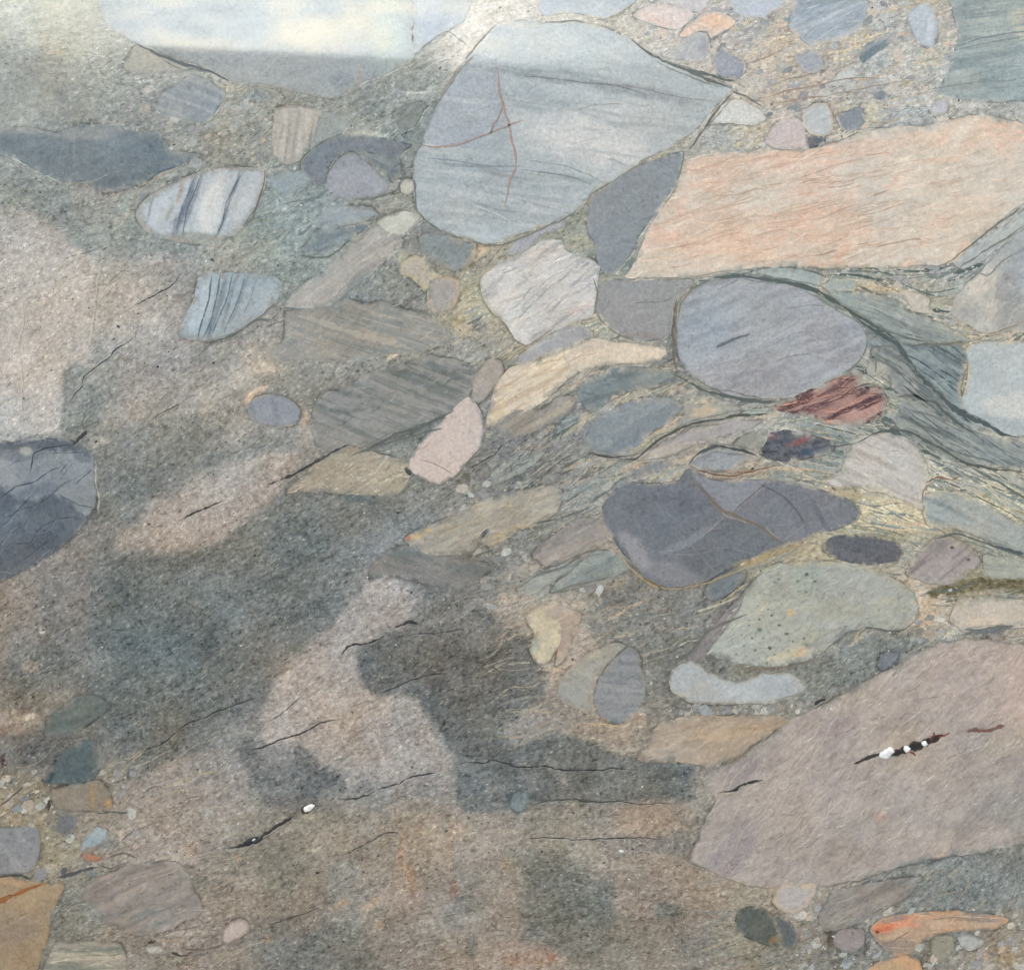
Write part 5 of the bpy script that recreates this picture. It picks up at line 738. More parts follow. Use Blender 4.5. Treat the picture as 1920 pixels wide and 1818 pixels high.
for i, p in enumerate(PB):
    Q = spline(p['p'], True, 6.0, p['jit'], seed=i)
    # real edges are slightly ragged
    ru = (fbm(Q[:, 0], Q[:, 1], 10, i + 5, 3, .7) - .5) * 3.6; rv = (fbm(Q[:, 0], Q[:, 1], 10, i + 15, 3, .7) - .5) * 3.6
    Q = Q + np.stack([ru, rv], 1) * (1.6 if p['mat'] else 1.0)
    lo = Q.min(0); hi = Q.max(0); small = max(hi - lo) < 110
    st = STEP / 2 if small else STEP
    # cells aligned with the matrix lattice
    a0 = U0 + math.floor((lo[0] - U0) / STEP - 6) * STEP; b0 = V0 + math.floor((lo[1] - V0) / STEP - 6) * STEP
    nu_ = int(math.ceil((hi[0] - a0) / STEP + 6)); nv_ = int(math.ceil((hi[1] - b0) / STEP + 6))
    f = 2 if small else 1
    X, Y = np.meshgrid(a0 + np.arange(nu_ * f + 1) * st, b0 + np.arange(nv_ * f + 1) * st, indexing='ij')
    d, cp = sdist(X, Y, Q)
    # stamp into the lattice
    sd = d[::f, ::f]; ia = int(round((a0 - U0) / STEP)); ib = int(round((b0 - V0) / STEP))
    x0 = max(0, ia); y0 = max(0, ib); x1 = min(NU, ia + sd.shape[0]); y1 = min(NV, ib + sd.shape[1])
    sub = sd[x0 - ia:x1 - ia, y0 - ib:y1 - ib]
    SD[x0:x1, y0:y1] = np.maximum(SD[x0:x1, y0:y1], sub)
    H = 0.30 + 0.55 * ((i * 37) % 131) / 131.0
    def zf(dd, H=H): return H + 0 * np.asarray(dd)
    TOP[x0:x1, y0:y1] = np.where(sub > 0, np.maximum(TOP[x0:x1, y0:y1], zf(sub)), TOP[x0:x1, y0:y1])
    ins = d > 0
    cell = ins[:-1, :-1] | ins[1:, :-1] | ins[1:, 1:] | ins[:-1, 1:]
    ci, cj = np.nonzero(cell); nj = X.shape[1]
    F = np.stack([ci * nj + cj, ci * nj + cj + 1, (ci + 1) * nj + cj + 1, (ci + 1) * nj + cj], 1)
    x = X.ravel().copy(); y = Y.ravel().copy(); dd = d.ravel().copy(); o = dd <= 0
    x[o] = cp.reshape(-1, 2)[o, 0]; y[o] = cp.reshape(-1, 2)[o, 1]; dd[o] = 0
    used = np.unique(F); mp = np.full(len(x), -1); mp[used] = np.arange(len(used)); F = mp[F]
    x = x[used]; y = y[used]; dd = dd[used]
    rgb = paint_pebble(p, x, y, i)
    if p['rim']:
        c, wd, al = p['rim']; k = ((1 - sstep(wd * .4, wd * 1.6, dd + (fbm(x, y, 20, i, 3) - .5) * wd * 2)) * al)[:, None]
        rgb = rgb * (1 - k) + col(c) * k
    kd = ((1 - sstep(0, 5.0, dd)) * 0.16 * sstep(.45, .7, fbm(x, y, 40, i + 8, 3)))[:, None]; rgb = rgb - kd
    wf = {'scaly': 14.0, 'fuzzy': 14.0, None: 7.0}[p['mat']]
    kf = ((1 - sstep(0, wf, dd)) ** .7 * sstep(.43, .57, fbm(x, y, 15, i + 31, 4, .7)))[:, None] * .9
    rgb = rgb * (1 - kf) + grid_sample(MRGB, x, y) * kf
    mb = MB()
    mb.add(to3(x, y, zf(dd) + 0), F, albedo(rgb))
    # skirt down into the socket
    E = np.concatenate([F[:, [0, 1]], F[:, [1, 2]], F[:, [2, 3]], F[:, [3, 0]]]); key = np.sort(E, 1)
    kk = key[:, 0] * 10000000 + key[:, 1]; _, idx, cnt = np.unique(kk, return_index=True, return_counts=True)
    Eb = E[idx[cnt == 1]]; bv = np.unique(Eb); rm = np.full(len(x), -1); rm[bv] = np.arange(len(bv))
    mb.add(to3(x[bv], y[bv], np.full(len(bv), zf(0.0))), np.zeros((0, 4), int), albedo(rgb[bv]))
    mb.add(to3(x[bv], y[bv], np.full(len(bv), -9.0)), np.stack([rm[Eb[:, 1]] - len(bv), rm[Eb[:, 0]] - len(bv), rm[Eb[:, 0]], rm[Eb[:, 1]]], 1), albedo(rgb[bv]))
    made.append((i, p, Q, mb, zf, H, lo, hi, d, a0, b0, st))

def top_fn(off):
    return lambda u, v: grid_sample(TOP, u, v) + off
def in_poly(Q):
    def f(u, v):
        d, _ = sdist(np.asarray(u), np.asarray(v), Q); return d > 3
    return f
for (i, p, Q, mb, zf, H, lo, hi, d, a0, b0, st) in made:
    def pc(u, v, i=i, p=p): return paint_pebble(p, np.asarray(u).ravel(), np.asarray(v).ravel(), i)
    zc = lambda u, v, H=H: np.full(np.shape(u), H + 0.08)
    area = (hi[0] - lo[0]) * (hi[1] - lo[1])
    fdc = None
    if p['mat'] == 'scaly':
        strokes(mb, int(area / (500 if area > 150000 else 220)), (lo, hi), pc, zc, 0.055, (8, 40), (1.0, 3.4), .5, 0.0, i, in_poly(Q))
        chips(mb, int(area / 1500), (lo, hi), pc, zc, (1.5, 4.5), None, 0.09, in_poly(Q))
    else:
        strokes(mb, int(area / 600), (lo, hi), pc, zc, 0.05, (6, 44), (0.8, 2.0), .5, 0.0, i, in_poly(Q))
        chips(mb, int(area / 1300), (lo, hi), pc, zc, (1.2, 3.4), None, 0.10, in_poly(Q))
    for q, (pts, wd, c, al) in enumerate(p['lines']):
        if 'rust' in p['label'] and wd >= 2.4 and c[0] > c[2] + 20 or wd >= 4.4: continue
        LQ = spline(pts, False, 5, 2.0, seed=i + q)
        ribbon(mb, LQ, wd, lambda u, v, c=c, al=al: pc(u, v) * (1 - al) + col(c) * al, lambda u, v, H=H: np.full(len(u), H + 0.34), seed=i + q)
    for key_, hs_ in HAIR.items():
        if 0 <= p['label'].find(key_) < 34 and not (key_ == 'rust-red' and 'schist' in p['label']):
            for (n_, reg_, pal_, lr_, wr_, al_, an_, wb_) in hs_:
                flow(mb, n_, reg_, pal_, lr_, wr_, al_, in_poly(Q), i, pc, zc, wb_, an_)
    mat = {'scaly': M_scaly, 'fuzzy': M_pebble, None: M_pebble}[p['mat']]
    if 'huge brown-pink' in p['label'] or 'scaly olive' in p['label']: mat = M_relief
    if 'large salmon-pink' in p['label'] or 'long beige' in p['label'] or 'white quartzite' in p['label']: mat = M_relief2
    ob = mb.build(p['kind'], mat, rock); ob['label'] = p['label']
    for q, (pts, wd, c, al) in enumerate(p['lines']):
        if not ('rust' in p['label'] and wd >= 2.4 and c[0] > c[2] + 20 or wd >= 4.4): continue
        vb = MB(); LQ = spline(pts, False, 5, 3.0, seed=i + q)
        ribbon(vb, LQ, wd * 1.15, lambda u, v, c=c, al=al: pc(u, v) * (1 - al) + col(c) * al, lambda u, v, H=H: np.full(len(u), H + 0.45), seed=i + q)
        ribbon(vb, LQ + np.array([1.5, 1.0]), 1.1, lambda u, v, c=c, al=al: pc(u, v) * (1 - al * .8) + (col(c) * .78) * al * .8, lambda u, v, H=H: np.full(len(u), H + 0.6), seed=i + q + 5)
        vo = vb.build('vein', M_pebble, ob)

# ------------------------------------------------------------------ matrix mesh
mb = MB()
zz = (fbm(GU, GV, 320, 3, 2) - .5) * 0.5
z = zz * np.clip(-SD / 30, 0, 1) - 0.05 - np.where(SD > 3, 5.0, 0)
rgbm = MRGB.copy()
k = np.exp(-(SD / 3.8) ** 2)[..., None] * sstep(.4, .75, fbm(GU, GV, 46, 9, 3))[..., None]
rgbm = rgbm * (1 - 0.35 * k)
idx = np.arange(NU * NV).reshape(NU, NV)
F = np.stack([idx[:-1, :-1], idx[:-1, 1:], idx[1:, 1:], idx[1:, :-1]], 2).reshape(-1, 4)
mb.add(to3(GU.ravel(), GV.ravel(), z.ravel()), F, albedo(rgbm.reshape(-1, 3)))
# the rest of the boulder behind the face: rounded rough sides and back
ring = np.concatenate([idx[:, 0], idx[-1, 1:], idx[-2::-1, -1], idx[0, -2:0:-1]])[::6]
ru_ = GU.ravel()[ring]; rv_ = GV.ravel()[ring]; prev = None; nR = len(ring)
for s_, (dz, sc_k) in enumerate([(0, 1.0), (-25, 1.035), (-90, 1.07), (-220, 1.08), (-400, 1.02), (-560, .85), (-620, .4), (-630, .02)]):
    uu = 960 + (ru_ - 960) * sc_k; vv = 909 + (rv_ - 909) * sc_k
    nn = (fbm(uu + dz, vv - dz, 170, 5, 4) - .5) * (60 if s_ else 0)
    uu = uu + nn; vv = vv + nn * .6
    base = np.tile(col((132, 134, 128)), (nR, 1)) + ((fbm(uu + dz, vv, 60, 8, 4) - .5) * .25)[:, None]
    mb.add(to3(uu, vv, np.full(nR, float(dz) - (0.3 if s_ == 0 else 0)) + nn * .5), np.zeros((0, 4), int), albedo(base))
    if prev is not None:
        a = np.arange(nR); b = (a + 1) % nR
        mb.f.append(np.stack([prev + a, prev + b, mb.n - nR + b, mb.n - nR + a], 1))
    prev = mb.n - nR
msrgb = lambda u, v: grid_sample(MRGB, np.asarray(u).ravel(), np.asarray(v).ravel())
mz = lambda u, v: grid_sample(zz * np.clip(-SD / 30, 0, 1), u, v) + 0.12
free = lambda u, v: grid_sample(SD, u, v) < -1.5
rough_ok = lambda u, v: free(u, v) & (.8 * np.exp(-(((u - 110) / 170) ** 2 + ((v - 20) / 70) ** 2) ** 2) < rng.rand(len(u))) & (np.exp(-(((u - 60) / 110) ** 2 + ((v - 170) / 90) ** 2)) < rng.rand(len(u)))
full = ((-60, -60), (1980, 1880))
strokes(mb, 70000, full, msrgb, mz, 0.115, (3, 11), (1.2, 2.8), .54, 0, 3, rough_ok)
strokes(mb, 9000, full, msrgb, mz, 0.075, (8, 24), (1.3, 3.6), .62, 0, 13, rough_ok)
strokes(mb, 1500, full, msrgb, mz, 0.075, (20, 70), (1.0, 2.4), .45, 0, 5, rough_ok)
chips(mb, 30000, full, msrgb, mz, (1.6, 6), None, 0.08, rough_ok, .5)
chips(mb, 1600, full, msrgb, mz, (2.5, 6.5), [(64, 64, 62), (78, 76, 72), (56, 60, 62)], .1, rough_ok, .5)
chips(mb, 1300, full, msrgb, mz, (1.8, 5), [(214, 214, 206), (200, 196, 186)], .1, rough_ok, .5)
# coarse gravelly areas
gp = [(200, 192, 180), (160, 166, 172), (186, 178, 168), (130, 138, 142), (186, 190, 186), (206, 188, 170), (148, 148, 152), (170, 172, 170), (196, 196, 192)]
for (a, b, c, dd_, n) in [(1190, -20, 1780, 300, 900), (1560, 480, 1800, 640, 160), (1240, 1320, 1500, 1340, 40), (0, 1440, 260, 1640, 120), (1480, 1700, 1920, 1818, 260), (240, 120, 560, 320, 160), (860, 900, 1140, 1140, 120), (1680, 1080, 1800, 1220, 80)]:
    chips(mb, n, ((a, b), (c, dd_)), msrgb, mz, (5, 26), gp, .1, free, .55)
strokes(mb, 900, ((1380, -20), (1790, 290)), msrgb, mz, 0.09, (12, 60), (1.2, 3.4), .5, 0, 8, free)
strokes(mb, 1100, ((930, 620), (1920, 1010)), msrgb, mz, 0.10, (20, 90), (1.2, 3.2), .45, 0, 9, free)
cream = [(214,200,168),(206,186,150),(196,176,146),(186,184,164),(210,180,150),(176,172,140)]
teal = [(104,118,120),(120,134,136),(146,158,158),(88,100,102),(168,172,164)]
flow(mb, 380, ((900, 620), (1920, 1010)), cream[2:] + teal[1:] * 2 + [(150,150,146),(164,160,154)], (90, 330), (3, 14), wob=.3)
flow(mb, 260, ((900, 620), (1920, 1010)), teal[:4], (50, 240), (1.5, 4))
flow(mb, 420, ((1480, 500), (1920, 900)), [(66,80,82),(80,94,94),(100,114,114),(124,138,138),(158,166,160)], (90, 320), (2, 9), (.5, .9), wob=.3)
flow(mb, 60, ((1260, 500), (1660, 780)), [(70,84,84),(88,100,98)], (60, 220), (1.5, 5), (.5, .9))
flow(mb, 260, ((1180, -20), (1800, 300)), cream + [(150,150,150),(176,180,182)], (40, 180), (1.5, 7))
flow(mb, 200, ((840, 380), (1300, 720)), cream + teal, (30, 140), (1.5, 5))
flow(mb, 160, ((1240, 980), (1920, 1240)), cream + teal, (40, 180), (1.5, 6))
flow(mb, 150, ((900, 1060), (1240, 1420)), cream[1:5] + teal[:3], (40, 160), (1.5, 6), (.2, .6))
flow(mb, 160, ((-20, 1430), (420, 1818)), [(176,160,120),(160,150,132),(90,92,92),(180,168,150)], (40, 150), (1.2, 4), (.3, .7))
flow(mb, 160, ((1300, 1640), (1920, 1818)), [(176,164,140),(160,150,132),(96,98,96),(126,132,130)], (40, 150), (1.2, 5), (.3, .7))
flow(mb, 150, ((-20, 350), (1300, 1818)), [(66,70,70),(82,86,84),(166,158,146)], (20, 110), (.9, 2.0), (.3, .7))
flow(mb, 200, ((380, 120), (860, 500)), [(104,116,118),(176,180,172),(126,138,140),(170,164,150)], (30, 150), (1, 4), (.3, .7))
mo = mb.build('rock_matrix', M_matrix, rock)
mo['label'] = 'gritty grey-green and brown ground mass between the cobbles, with painted-in reflection patches'

# ------------------------------------------------------------------ seams along pebble outlines and flow seams: contact lines
sb = MB()
for (i, p, Q, _m, zf, H, lo, hi, d, a0, b0, st) in made:
    if p['line_a'] <= 0.12: continue
    Qc = np.vstack([Q, Q[:1]])
    vis = fbm(Qc[:, 0], Qc[:, 1], 44, i + 2, 4, .6); thr = 0.64 - 0.26 * p['line_a']
    on = vis > thr; s = 0
    while s < len(Qc):
        if not on[s]: s += 1; continue
        e = s
        while e < len(Qc) and on[e]: e += 1
        if e - s > 4:
            seg = Qc[s:e]
            al = 0.25 + 0.5 * p['line_a']; p = dict(p); p['lc'] = [p['lc'], p['lc'], (84, 90, 88), (96, 100, 96), (110, 108, 100), (84, 92, 92)][rng.randint(6)]
            ribbon(sb, seg + (rng.rand() - .5) * 2, 1.2 + 2.2 * p['line_a'], lambda u, v, al=al, p=p: msrgb(u, v) * (1 - al) + col(p['lc']) * al, lambda u, v, H=H: np.full(len(u), H + 0.12), True, i, .7)
        s = e
SEAMS = [([(1600,592),(1640,620),(1680,645),(1710,690),(1745,725),(1790,765),(1840,790),(1875,812),(1910,820)],6,(88,100,102),.8),([(1480,526),(1530,545),(1580,575),(1630,605),(1680,635)],4,(84,96,94),.75),
 ([(1335,520),(1380,515),(1430,522),(1480,530),(1540,552)],3.4,(80,90,92),.7),([(1262,700),(1290,715),(1330,735),(1400,752),(1460,752)],3.4,(88,98,98),.7),([(1268,560),(1262,620),(1262,660),(1270,700)],2.6,(112,104,96),.7),([(1290,545),(1272,575),(1268,610)],2,(170,150,130),.6),
 ([(1180,865),(1215,840),(1250,815),(1300,795),(1360,782),(1440,775)],2.8,(84,88,84),.75),([(1110,850),(1150,858),(1190,862),(1215,838)],2.2,(84,90,88),.65),([(1290,870),(1310,848),(1345,835),(1390,843),(1420,855)],2.8,(78,86,88),.8),([(1290,880),(1340,888),(1380,890),(1420,880),(1460,870)],2.4,(110,80,66),.7),
 ([(1600,832),(1650,810),(1700,808),(1760,838),(1810,868),(1860,880),(1920,885)],2.8,(90,98,96),.75),([(1735,905),(1760,895),(1785,900),(1800,888)],3,(130,92,70),.7),([(1730,940),(1733,915),(1745,905)],2.2,(140,100,74),.6),([(1520,812),(1560,835),(1600,832)],2,(80,84,88),.6),
 ([(1820,640),(1850,628),(1880,618),(1920,600)],2,(140,120,96),.6),([(1760,520),(1800,500),(1840,475),(1880,450),(1920,425)],2.4,(120,120,112),.6),([(1790,500),(1850,515),(1880,490),(1920,465)],2,(128,130,126),.5),([(1760,500),(1790,485),(1850,435),(1920,385)],2.4,(124,118,106),.7),
 ([(1740,640),(1700,632),(1660,620),(1620,598)],2,(96,108,106),.6),([(1700,645),(1760,645),(1810,638)],2,(96,108,106),.6),([(1690,720),(1720,745),(1750,755),(1790,790),(1830,815)],3,(88,96,96),.7),([(1640,700),(1650,650),(1680,650)],2,(104,108,104),.5),
 ([(1680,745),(1720,742),(1760,770)],2.2,(92,100,100),.6),([(1040,612),(1000,640),(975,655)],1.8,(150,120,96),.6),([(1372,165),(1330,150),(1290,132),(1250,118),(1215,98),(1180,72)],3.2,(96,106,100),.7),([(1290,285),(1320,240),(1345,205),(1372,175)],2.4,(110,106,96),.7),([(1372,172),(1400,180),(1430,200)],2.4,(100,108,100),.6),
 ([(900,462),(940,458),(990,440),(1040,418),(1075,402)],2.4,(120,124,116),.7),([(1290,130),(1340,145),(1380,152)],3.4,(92,108,106),.7),([(1400,345),(1395,345)],1,(0,0,0),0),
 ([(1415,190),(1470,172),(1530,160),(1600,145),(1660,148)],1.8,(140,122,112),.6),([(1440,195),(1500,185),(1560,178),(1640,160),(1720,150)],1.6,(150,128,112),.55),([(1430,165),(1480,148),(1540,135)],1.8,(150,140,134),.5),([(1400,120),(1440,105),(1470,92)],1.6,(130,120,118),.5),
 ([(1450,1315),(1500,1300),(1545,1280)],1.8,(150,150,130),.4),([(1380,1247),(1430,1255),(1480,1250),(1520,1240)],1.8,(130,104,80),.6),([(1230,1245),(1290,1225),(1330,1180),(1400,1150)],2,(96,100,96),.5),
 ([(1545,1010),(1500,1022),(1450,1040),(1400,1062),(1330,1092),(1262,1104),(1225,1098),(1190,1070),(1150,1030),(1105,1030)],3,(170,150,116),.6),([(1205,1083),(1225,1092),(1240,1102)],4,(128,110,70),.7),([(975,1100),(1010,1075),(1060,1060),(1100,1035),(1130,1030)],2.2,(104,108,104),.6),([(1000,980),(1040,975),(1080,962),(1110,945)],2,(100,106,104),.6),
 ([(1040,1110),(1080,1095),(1130,1085),(1150,1080)],2,(108,112,108),.5),([(1750,1010),(1790,1000),(1850,1018),(1920,1045)],3,(88,98,98),.65),([(1862,1022),(1890,1032),(1920,1038)],4,(68,82,92),.6),([(1800,1190),(1850,1178),(1900,1170)],2,(104,106,106),.6),([(1810,1178),(1850,1182),(1900,1172)],4,(96,106,118),.5),
 ([(545,660),(560,700),(620,690)],1.4,(130,136,134),.4),([(655,855),(690,840),(740,815),(800,795),(850,770)],3,(92,98,96),.65),([(700,840),(760,820),(830,800)],2,(100,106,102),.6),([(530,580),(510,600),(480,600),(440,625),(400,640),(370,668)],2,(96,106,102),.65),([(565,478),(590,482),(620,478),(655,450)],2,(92,104,104),.6),
 ([(605,345),(610,360),(600,370),(560,378),(520,385)],1.8,(112,124,128),.6),([(690,375),(740,360),(752,340)],1.8,(90,96,98),.6),([(260,84),(300,103),(345,120),(395,135),(430,153)],3,(98,108,114),.85),([(450,160),(520,165),(580,178),(630,186)],1.8,(150,140,128),.5),
 ([(350,308),(300,330),(262,350),(245,395),(238,420)],2.2,(168,144,128),.6),([(890,100),(860,135),(835,165),(825,190)],3,(140,130,118),.6),([(775,340),(780,390),(800,415),(830,435)],2.6,(110,118,112),.6),([(880,90),(840,60),(790,90)],1.6,(160,160,165),.5),
 ([(1160,520),(1220,522),(1280,522),(1340,512),(1400,505)],2,(150,144,124),.6),([(1110,520),(1120,545),(1115,580),(1125,600)],2,(110,118,116),.6),([(1270,535),(1262,570),(1262,610)],1.8,(180,172,160),.5),
 ([(0,1640),(40,1640),(60,1645)],3,(70,72,74),.6),([(110,1645),(150,1632),(180,1625)],3.4,(76,84,92),.7),([(115,1640),(125,1628)],5,(80,88,100),.6),([(205,1607),(230,1600),(255,1608)],2.4,(90,86,80),.5),([(190,1620),(205,1628),(240,1615)],2,(80,84,84),.5),([(0,1510),(15,1500),(35,1480),(45,1470)],2.2,(80,72,72),.5),([(180,1525),(210,1522),(240,1522)],2,(80,82,84),.6),
 ([(320,1785),(340,1790),(355,1788)],2.6,(66,66,62),.7),([(340,1778),(380,1780),(420,1768)],1.4,(90,84,80),.5)]
for q, (pts, wd, c, al) in enumerate(SEAMS):
    if al > 0:
        LQ = spline(pts, False, 5, 3.0, seed=q + 60)
        ribbon(sb, LQ, wd * (1.0 if c[0] > c[2] + 20 else 1.6 if sum(c) < 330 else 1.1), lambda u, v, c=c, al=min(1, al * 1.25): msrgb(u, v) * (1 - al) + (col(c) - (.05 if c[0] <= c[2] + 20 else 0)) * al, top_fn(0.75), True, q, .6)
        if sum(c) < 330 and len(LQ) > 20:
            for o_ in (-1, 1):
                off = (fbm(LQ[:, 0], LQ[:, 1], 50, q + o_, 3) - .5) * 16 + o_ * (3 + rng.rand() * 5)
                T_ = np.gradient(LQ, axis=0); T_ /= np.hypot(T_[:, 0], T_[:, 1])[:, None] + 1e-9
                a_ = rng.randint(0, len(LQ) // 3); b_e = len(LQ) - rng.randint(0, len(LQ) // 3)
                ribbon(sb, (LQ + np.stack([-T_[:, 1], T_[:, 0]], 1) * off[:, None])[a_:b_e], wd * .7, lambda u, v, c=c: msrgb(u, v) * .45 + col(c) * .55, top_fn(0.72 + .02 * o_), True, q + 9, .8)
so = sb.build('contact_seam', M_crack, rock); so['kind'] = 'stuff'
so['label'] = 'thin dark and rusty seams that run round the cobbles'

# ------------------------------------------------------------------ open cracks
CR = [
 ('thin dark crack climbing to the right at the far left',[(256,630),(240,640),(225,650),(210,665),(195,677),(175,690),(158,704),(154,725),(140,740),(126,755)],3.0),
 ('thin dark crack above and left of the pale blue striped cobble',[(344,513),(335,520),(330,530),(315,540),(300,548),(270,565),(248,576)],3.0),
 ('short thick black crack at the corner of the cracked blue-grey cobble',[(160,806),(155,815),(148,824),(138,832)],7.0),
 ('dark crack running up to the scaly olive-tan cobble',[(662,834),(640,840),(620,850),(600,862),(575,876),(540,892),(498,911)],5.0),
 ('long black crack crossing the lower left',[(425,1590),(448,1585),(480,1578),(500,1562),(520,1548),(545,1532),(562,1520)],6.0),
 ('thin crack that continues the long black one to the right',[(630,1494),(665,1496),(690,1488),(720,1476),(745,1468),(770,1456),(800,1450),(830,1443)],3.0),
 ('thin crack bordering the dark band at the lower middle',[(855,1442),(862,1432),(875,1428),(905,1429),(925,1424),(940,1430),(965,1436),(1000,1436),(1020,1433),(1045,1441),(1100,1443),(1150,1440),(1200,1445)],2.8),
 ('thin wavering crack under the dark band',[(992,1518),(1005,1505),(1030,1499),(1070,1498),(1110,1503),(1160,1503),(1200,1508),(1260,1503)],2.2),
 ('level hairline crack near the bottom middle',[(980,1572),(1040,1570),(1090,1573),(1140,1570),(1200,1570),(1240,1572)],2.2),
 ('thin dark crack rising at the left of the brown patch',[(330,1372),(345,1362),(372,1348),(395,1340),(430,1325),(455,1315),(485,1305)],2.6),
 ('crack below the thin rising one in the lower left',[(270,1408),(300,1394),(320,1380),(335,1368)],3.0),
 ('dark crack in the brown patch at the lower left middle',[(460,1404),(490,1400),(525,1388),(560,1376),(600,1355),(640,1345)],2.8),
 ('short dark crack at the top of the dark patch in the middle',[(638,1228),(650,1215),(662,1210),(690,1206),(720,1192)],4.0),
 ('black lens-shaped crack in the middle',[(742,1177),(755,1171),(768,1166),(785,1168)],6.0),
 ('hairline crack right of the black lens-shaped one',[(760,1190),(790,1186),(820,1186),(860,1182),(880,1180)],2.0),
 ('short crack in the dark patch above the lower middle',[(712,1298),(735,1290),(760,1280),(800,1265),(830,1262)],2.6),
 ('black crack at the left end of the huge pink boulder',[(1345,1486),(1378,1480),(1385,1470),(1405,1464),(1432,1459)],5.0),
 ('small black slit above the huge pink boulder',[(1527,1320),(1537,1314),(1548,1310)],6.0),
 ('red-brown crack at the right of the huge pink boulder',[(1808,1372),(1825,1370),(1850,1368),(1865,1366),(1884,1358)],6.5),
 ('crack in the pinkish lens left of the middle',[(342,978),(352,968),(370,960),(392,950),(420,938)],4.0),
 ('upright brown crack left of the striped cobble',[(268,608),(256,622),(254,650),(256,680),(252,705),(246,722)],1.8),
 ('thin crack under the upper banded cobble',[(288,785),(310,770),(345,755)],2.0),
 ('tan upright vein line at the left',[(190,478),(184,520),(178,560),(174,600),(168,640),(162,660)],2.6),
 ('second tan upright vein line at the far left',[(45,560),(44,600),(38,630),(34,655),(42,700),(42,750),(43,800)],2.4),
 ('tan vein line beside the cracked blue-grey cobble',[(180,860),(181,900),(186,930),(184,965)],3.0),
 ('crack in the brown ground near the bottom left',[(505,1735),(540,1722),(580,1708),(600,1700)],2.0),
 ('small crack right of the bottom middle',[(650,1600),(690,1578),(720,1562),(750,1558)],2.2),
 ('fine crack right of the salmon pebble',[(880,880),(905,865),(930,848),(945,830)],2.4),
 ('fine crack below the blue-grey schist cobble',[(1105,850),(1140,858),(1175,858)],2.4),
]
ccol = {'tan': (192, 186, 172), 'second tan': (192, 184, 170), 'red-brown': (92, 46, 44), 'upright brown': (120, 104, 98)}
for q, (lab, pts, wd) in enumerate(CR):
    cb = MB(); c = (42, 44, 46); al = .92
    for kx, vx in ccol.items():
        if lab.startswith(kx): c = vx; al = .6
    if lab.startswith(('tan', 'second')): wd *= 1.6
    if wd < 2.5 and al == .92: al = .78
    LQ = spline(pts, False, 2.5, 3.0, seed=q + 90); LQ = LQ + np.stack([fbm(LQ[:, 0], LQ[:, 1], 11, q, 3, .7) - .5, fbm(LQ[:, 0], LQ[:, 1], 11, q + 4, 3, .7) - .5], 1) * 5
    zf_ = (lambda u, v: top_fn(0.9)(u, v)) 
    ribbon(cb, LQ, wd * .8, lambda u, v: msrgb(u, v) * (1 - al) + col(c) * al, zf_, True, q + 3, .8)
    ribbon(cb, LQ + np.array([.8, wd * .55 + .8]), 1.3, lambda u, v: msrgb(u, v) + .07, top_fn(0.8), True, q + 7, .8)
    o = cb.build('crack', M_crack, rock); o['label'] = lab

def crystal(u, v, a, b, ang, name, c, lab, mat, h=2.4, seed=0, parent=rock):
    """small irregular domed grain"""
    m = 20; bb = MB(); th = np.linspace(0, 2 * math.pi, m, endpoint=False)
    rr = 1 + (fbm(np.cos(th) * 3 + seed * 5, np.sin(th) * 3, 1.5, seed, 3) - .5) * .7
    z0 = float(grid_sample(TOP, np.array([u]), np.array([v]))[0]) + .6
    an = math.radians(ang); n0 = 0
    for k_, (s_, zh) in enumerate([(1, -1.5), (1, .35), (.8, .8), (.5, 1.0), (.05, 1.05)]):
        x = np.cos(th) * a * rr * s_; y = np.sin(th) * b * rr * s_
        X = u + x * math.cos(an) - y * math.sin(an); Y = v + x * math.sin(an) + y * math.cos(an)
        cc = np.tile(col(c), (m, 1)) + ((fbm(X, Y, 6, seed, 3) - .5) * .12)[:, None]
        bb.add(to3(X, Y, np.full(m, z0 + h * zh)), np.zeros((0, 4), int), albedo(cc))
        if k_:
            i_ = np.arange(m); j_ = (i_ + 1) % m
            bb.f.append(np.stack([n0 + i_, n0 + j_, bb.n - m + j_, bb.n - m + i_], 1)[:, ::-1])
        n0 = bb.n - m
    o = bb.build(name, mat, parent); o['label'] = lab; return o
# the black gash in the huge boulder with white grains in it
cb = MB()
for wd, c, off, jt in [(11, (70, 62, 56), .8, 5), (7, (40, 38, 38), 1.0, 3)]:
    LQ = spline([(1664,1414),(1688,1409),(1705,1402),(1722,1395),(1738,1386),(1752,1384),(1768,1376)], False, 3, jt, seed=5)
    ribbon(cb, LQ, wd * 1.4, lambda u, v, c=c: np.tile(col(c), (len(u), 1)), top_fn(off), True, 4, .6)
LQ = spline([(1600,1430),(1615,1425),(1630,1418),(1650,1414),(1668,1412)], False, 3, 3, seed=6)
ribbon(cb, LQ, 5, lambda u, v: np.tile(col((58, 56, 54)), (len(u), 1)), top_fn(.9), True, 4, .7)
for pts in ([(1745,1388),(1752,1376),(1751,1370)], [(1758,1380),(1772,1376),(1782,1372)], [(1705,1408),(1714,1412),(1716,1416)]):
    ribbon(cb, spline(pts, False, 3, 2, seed=3), 3.4, lambda u, v: np.tile(col((120, 56, 50)), (len(u), 1)), top_fn(1.1), True, 2, .5)
o = cb.build('crack', M_crack, rock); o['label'] = 'black gash in the huge pink boulder holding white grains'
crystal(1662, 1412, 15, 9, -28, 'mineral_grain', (226, 228, 230), 'largest silvery white grain at the left end of the black gash', M_white, 3, 1)
crystal(1671, 1406, 5, 5, 0, 'mineral_grain', (240, 240, 240), 'round white knob on the largest silvery grain', M_white, 5, 2)
crystal(1700, 1403, 6.5, 6, 0, 'mineral_grain', (250, 242, 236), 'round white grain in the middle of the black gash', M_white, 3, 3)
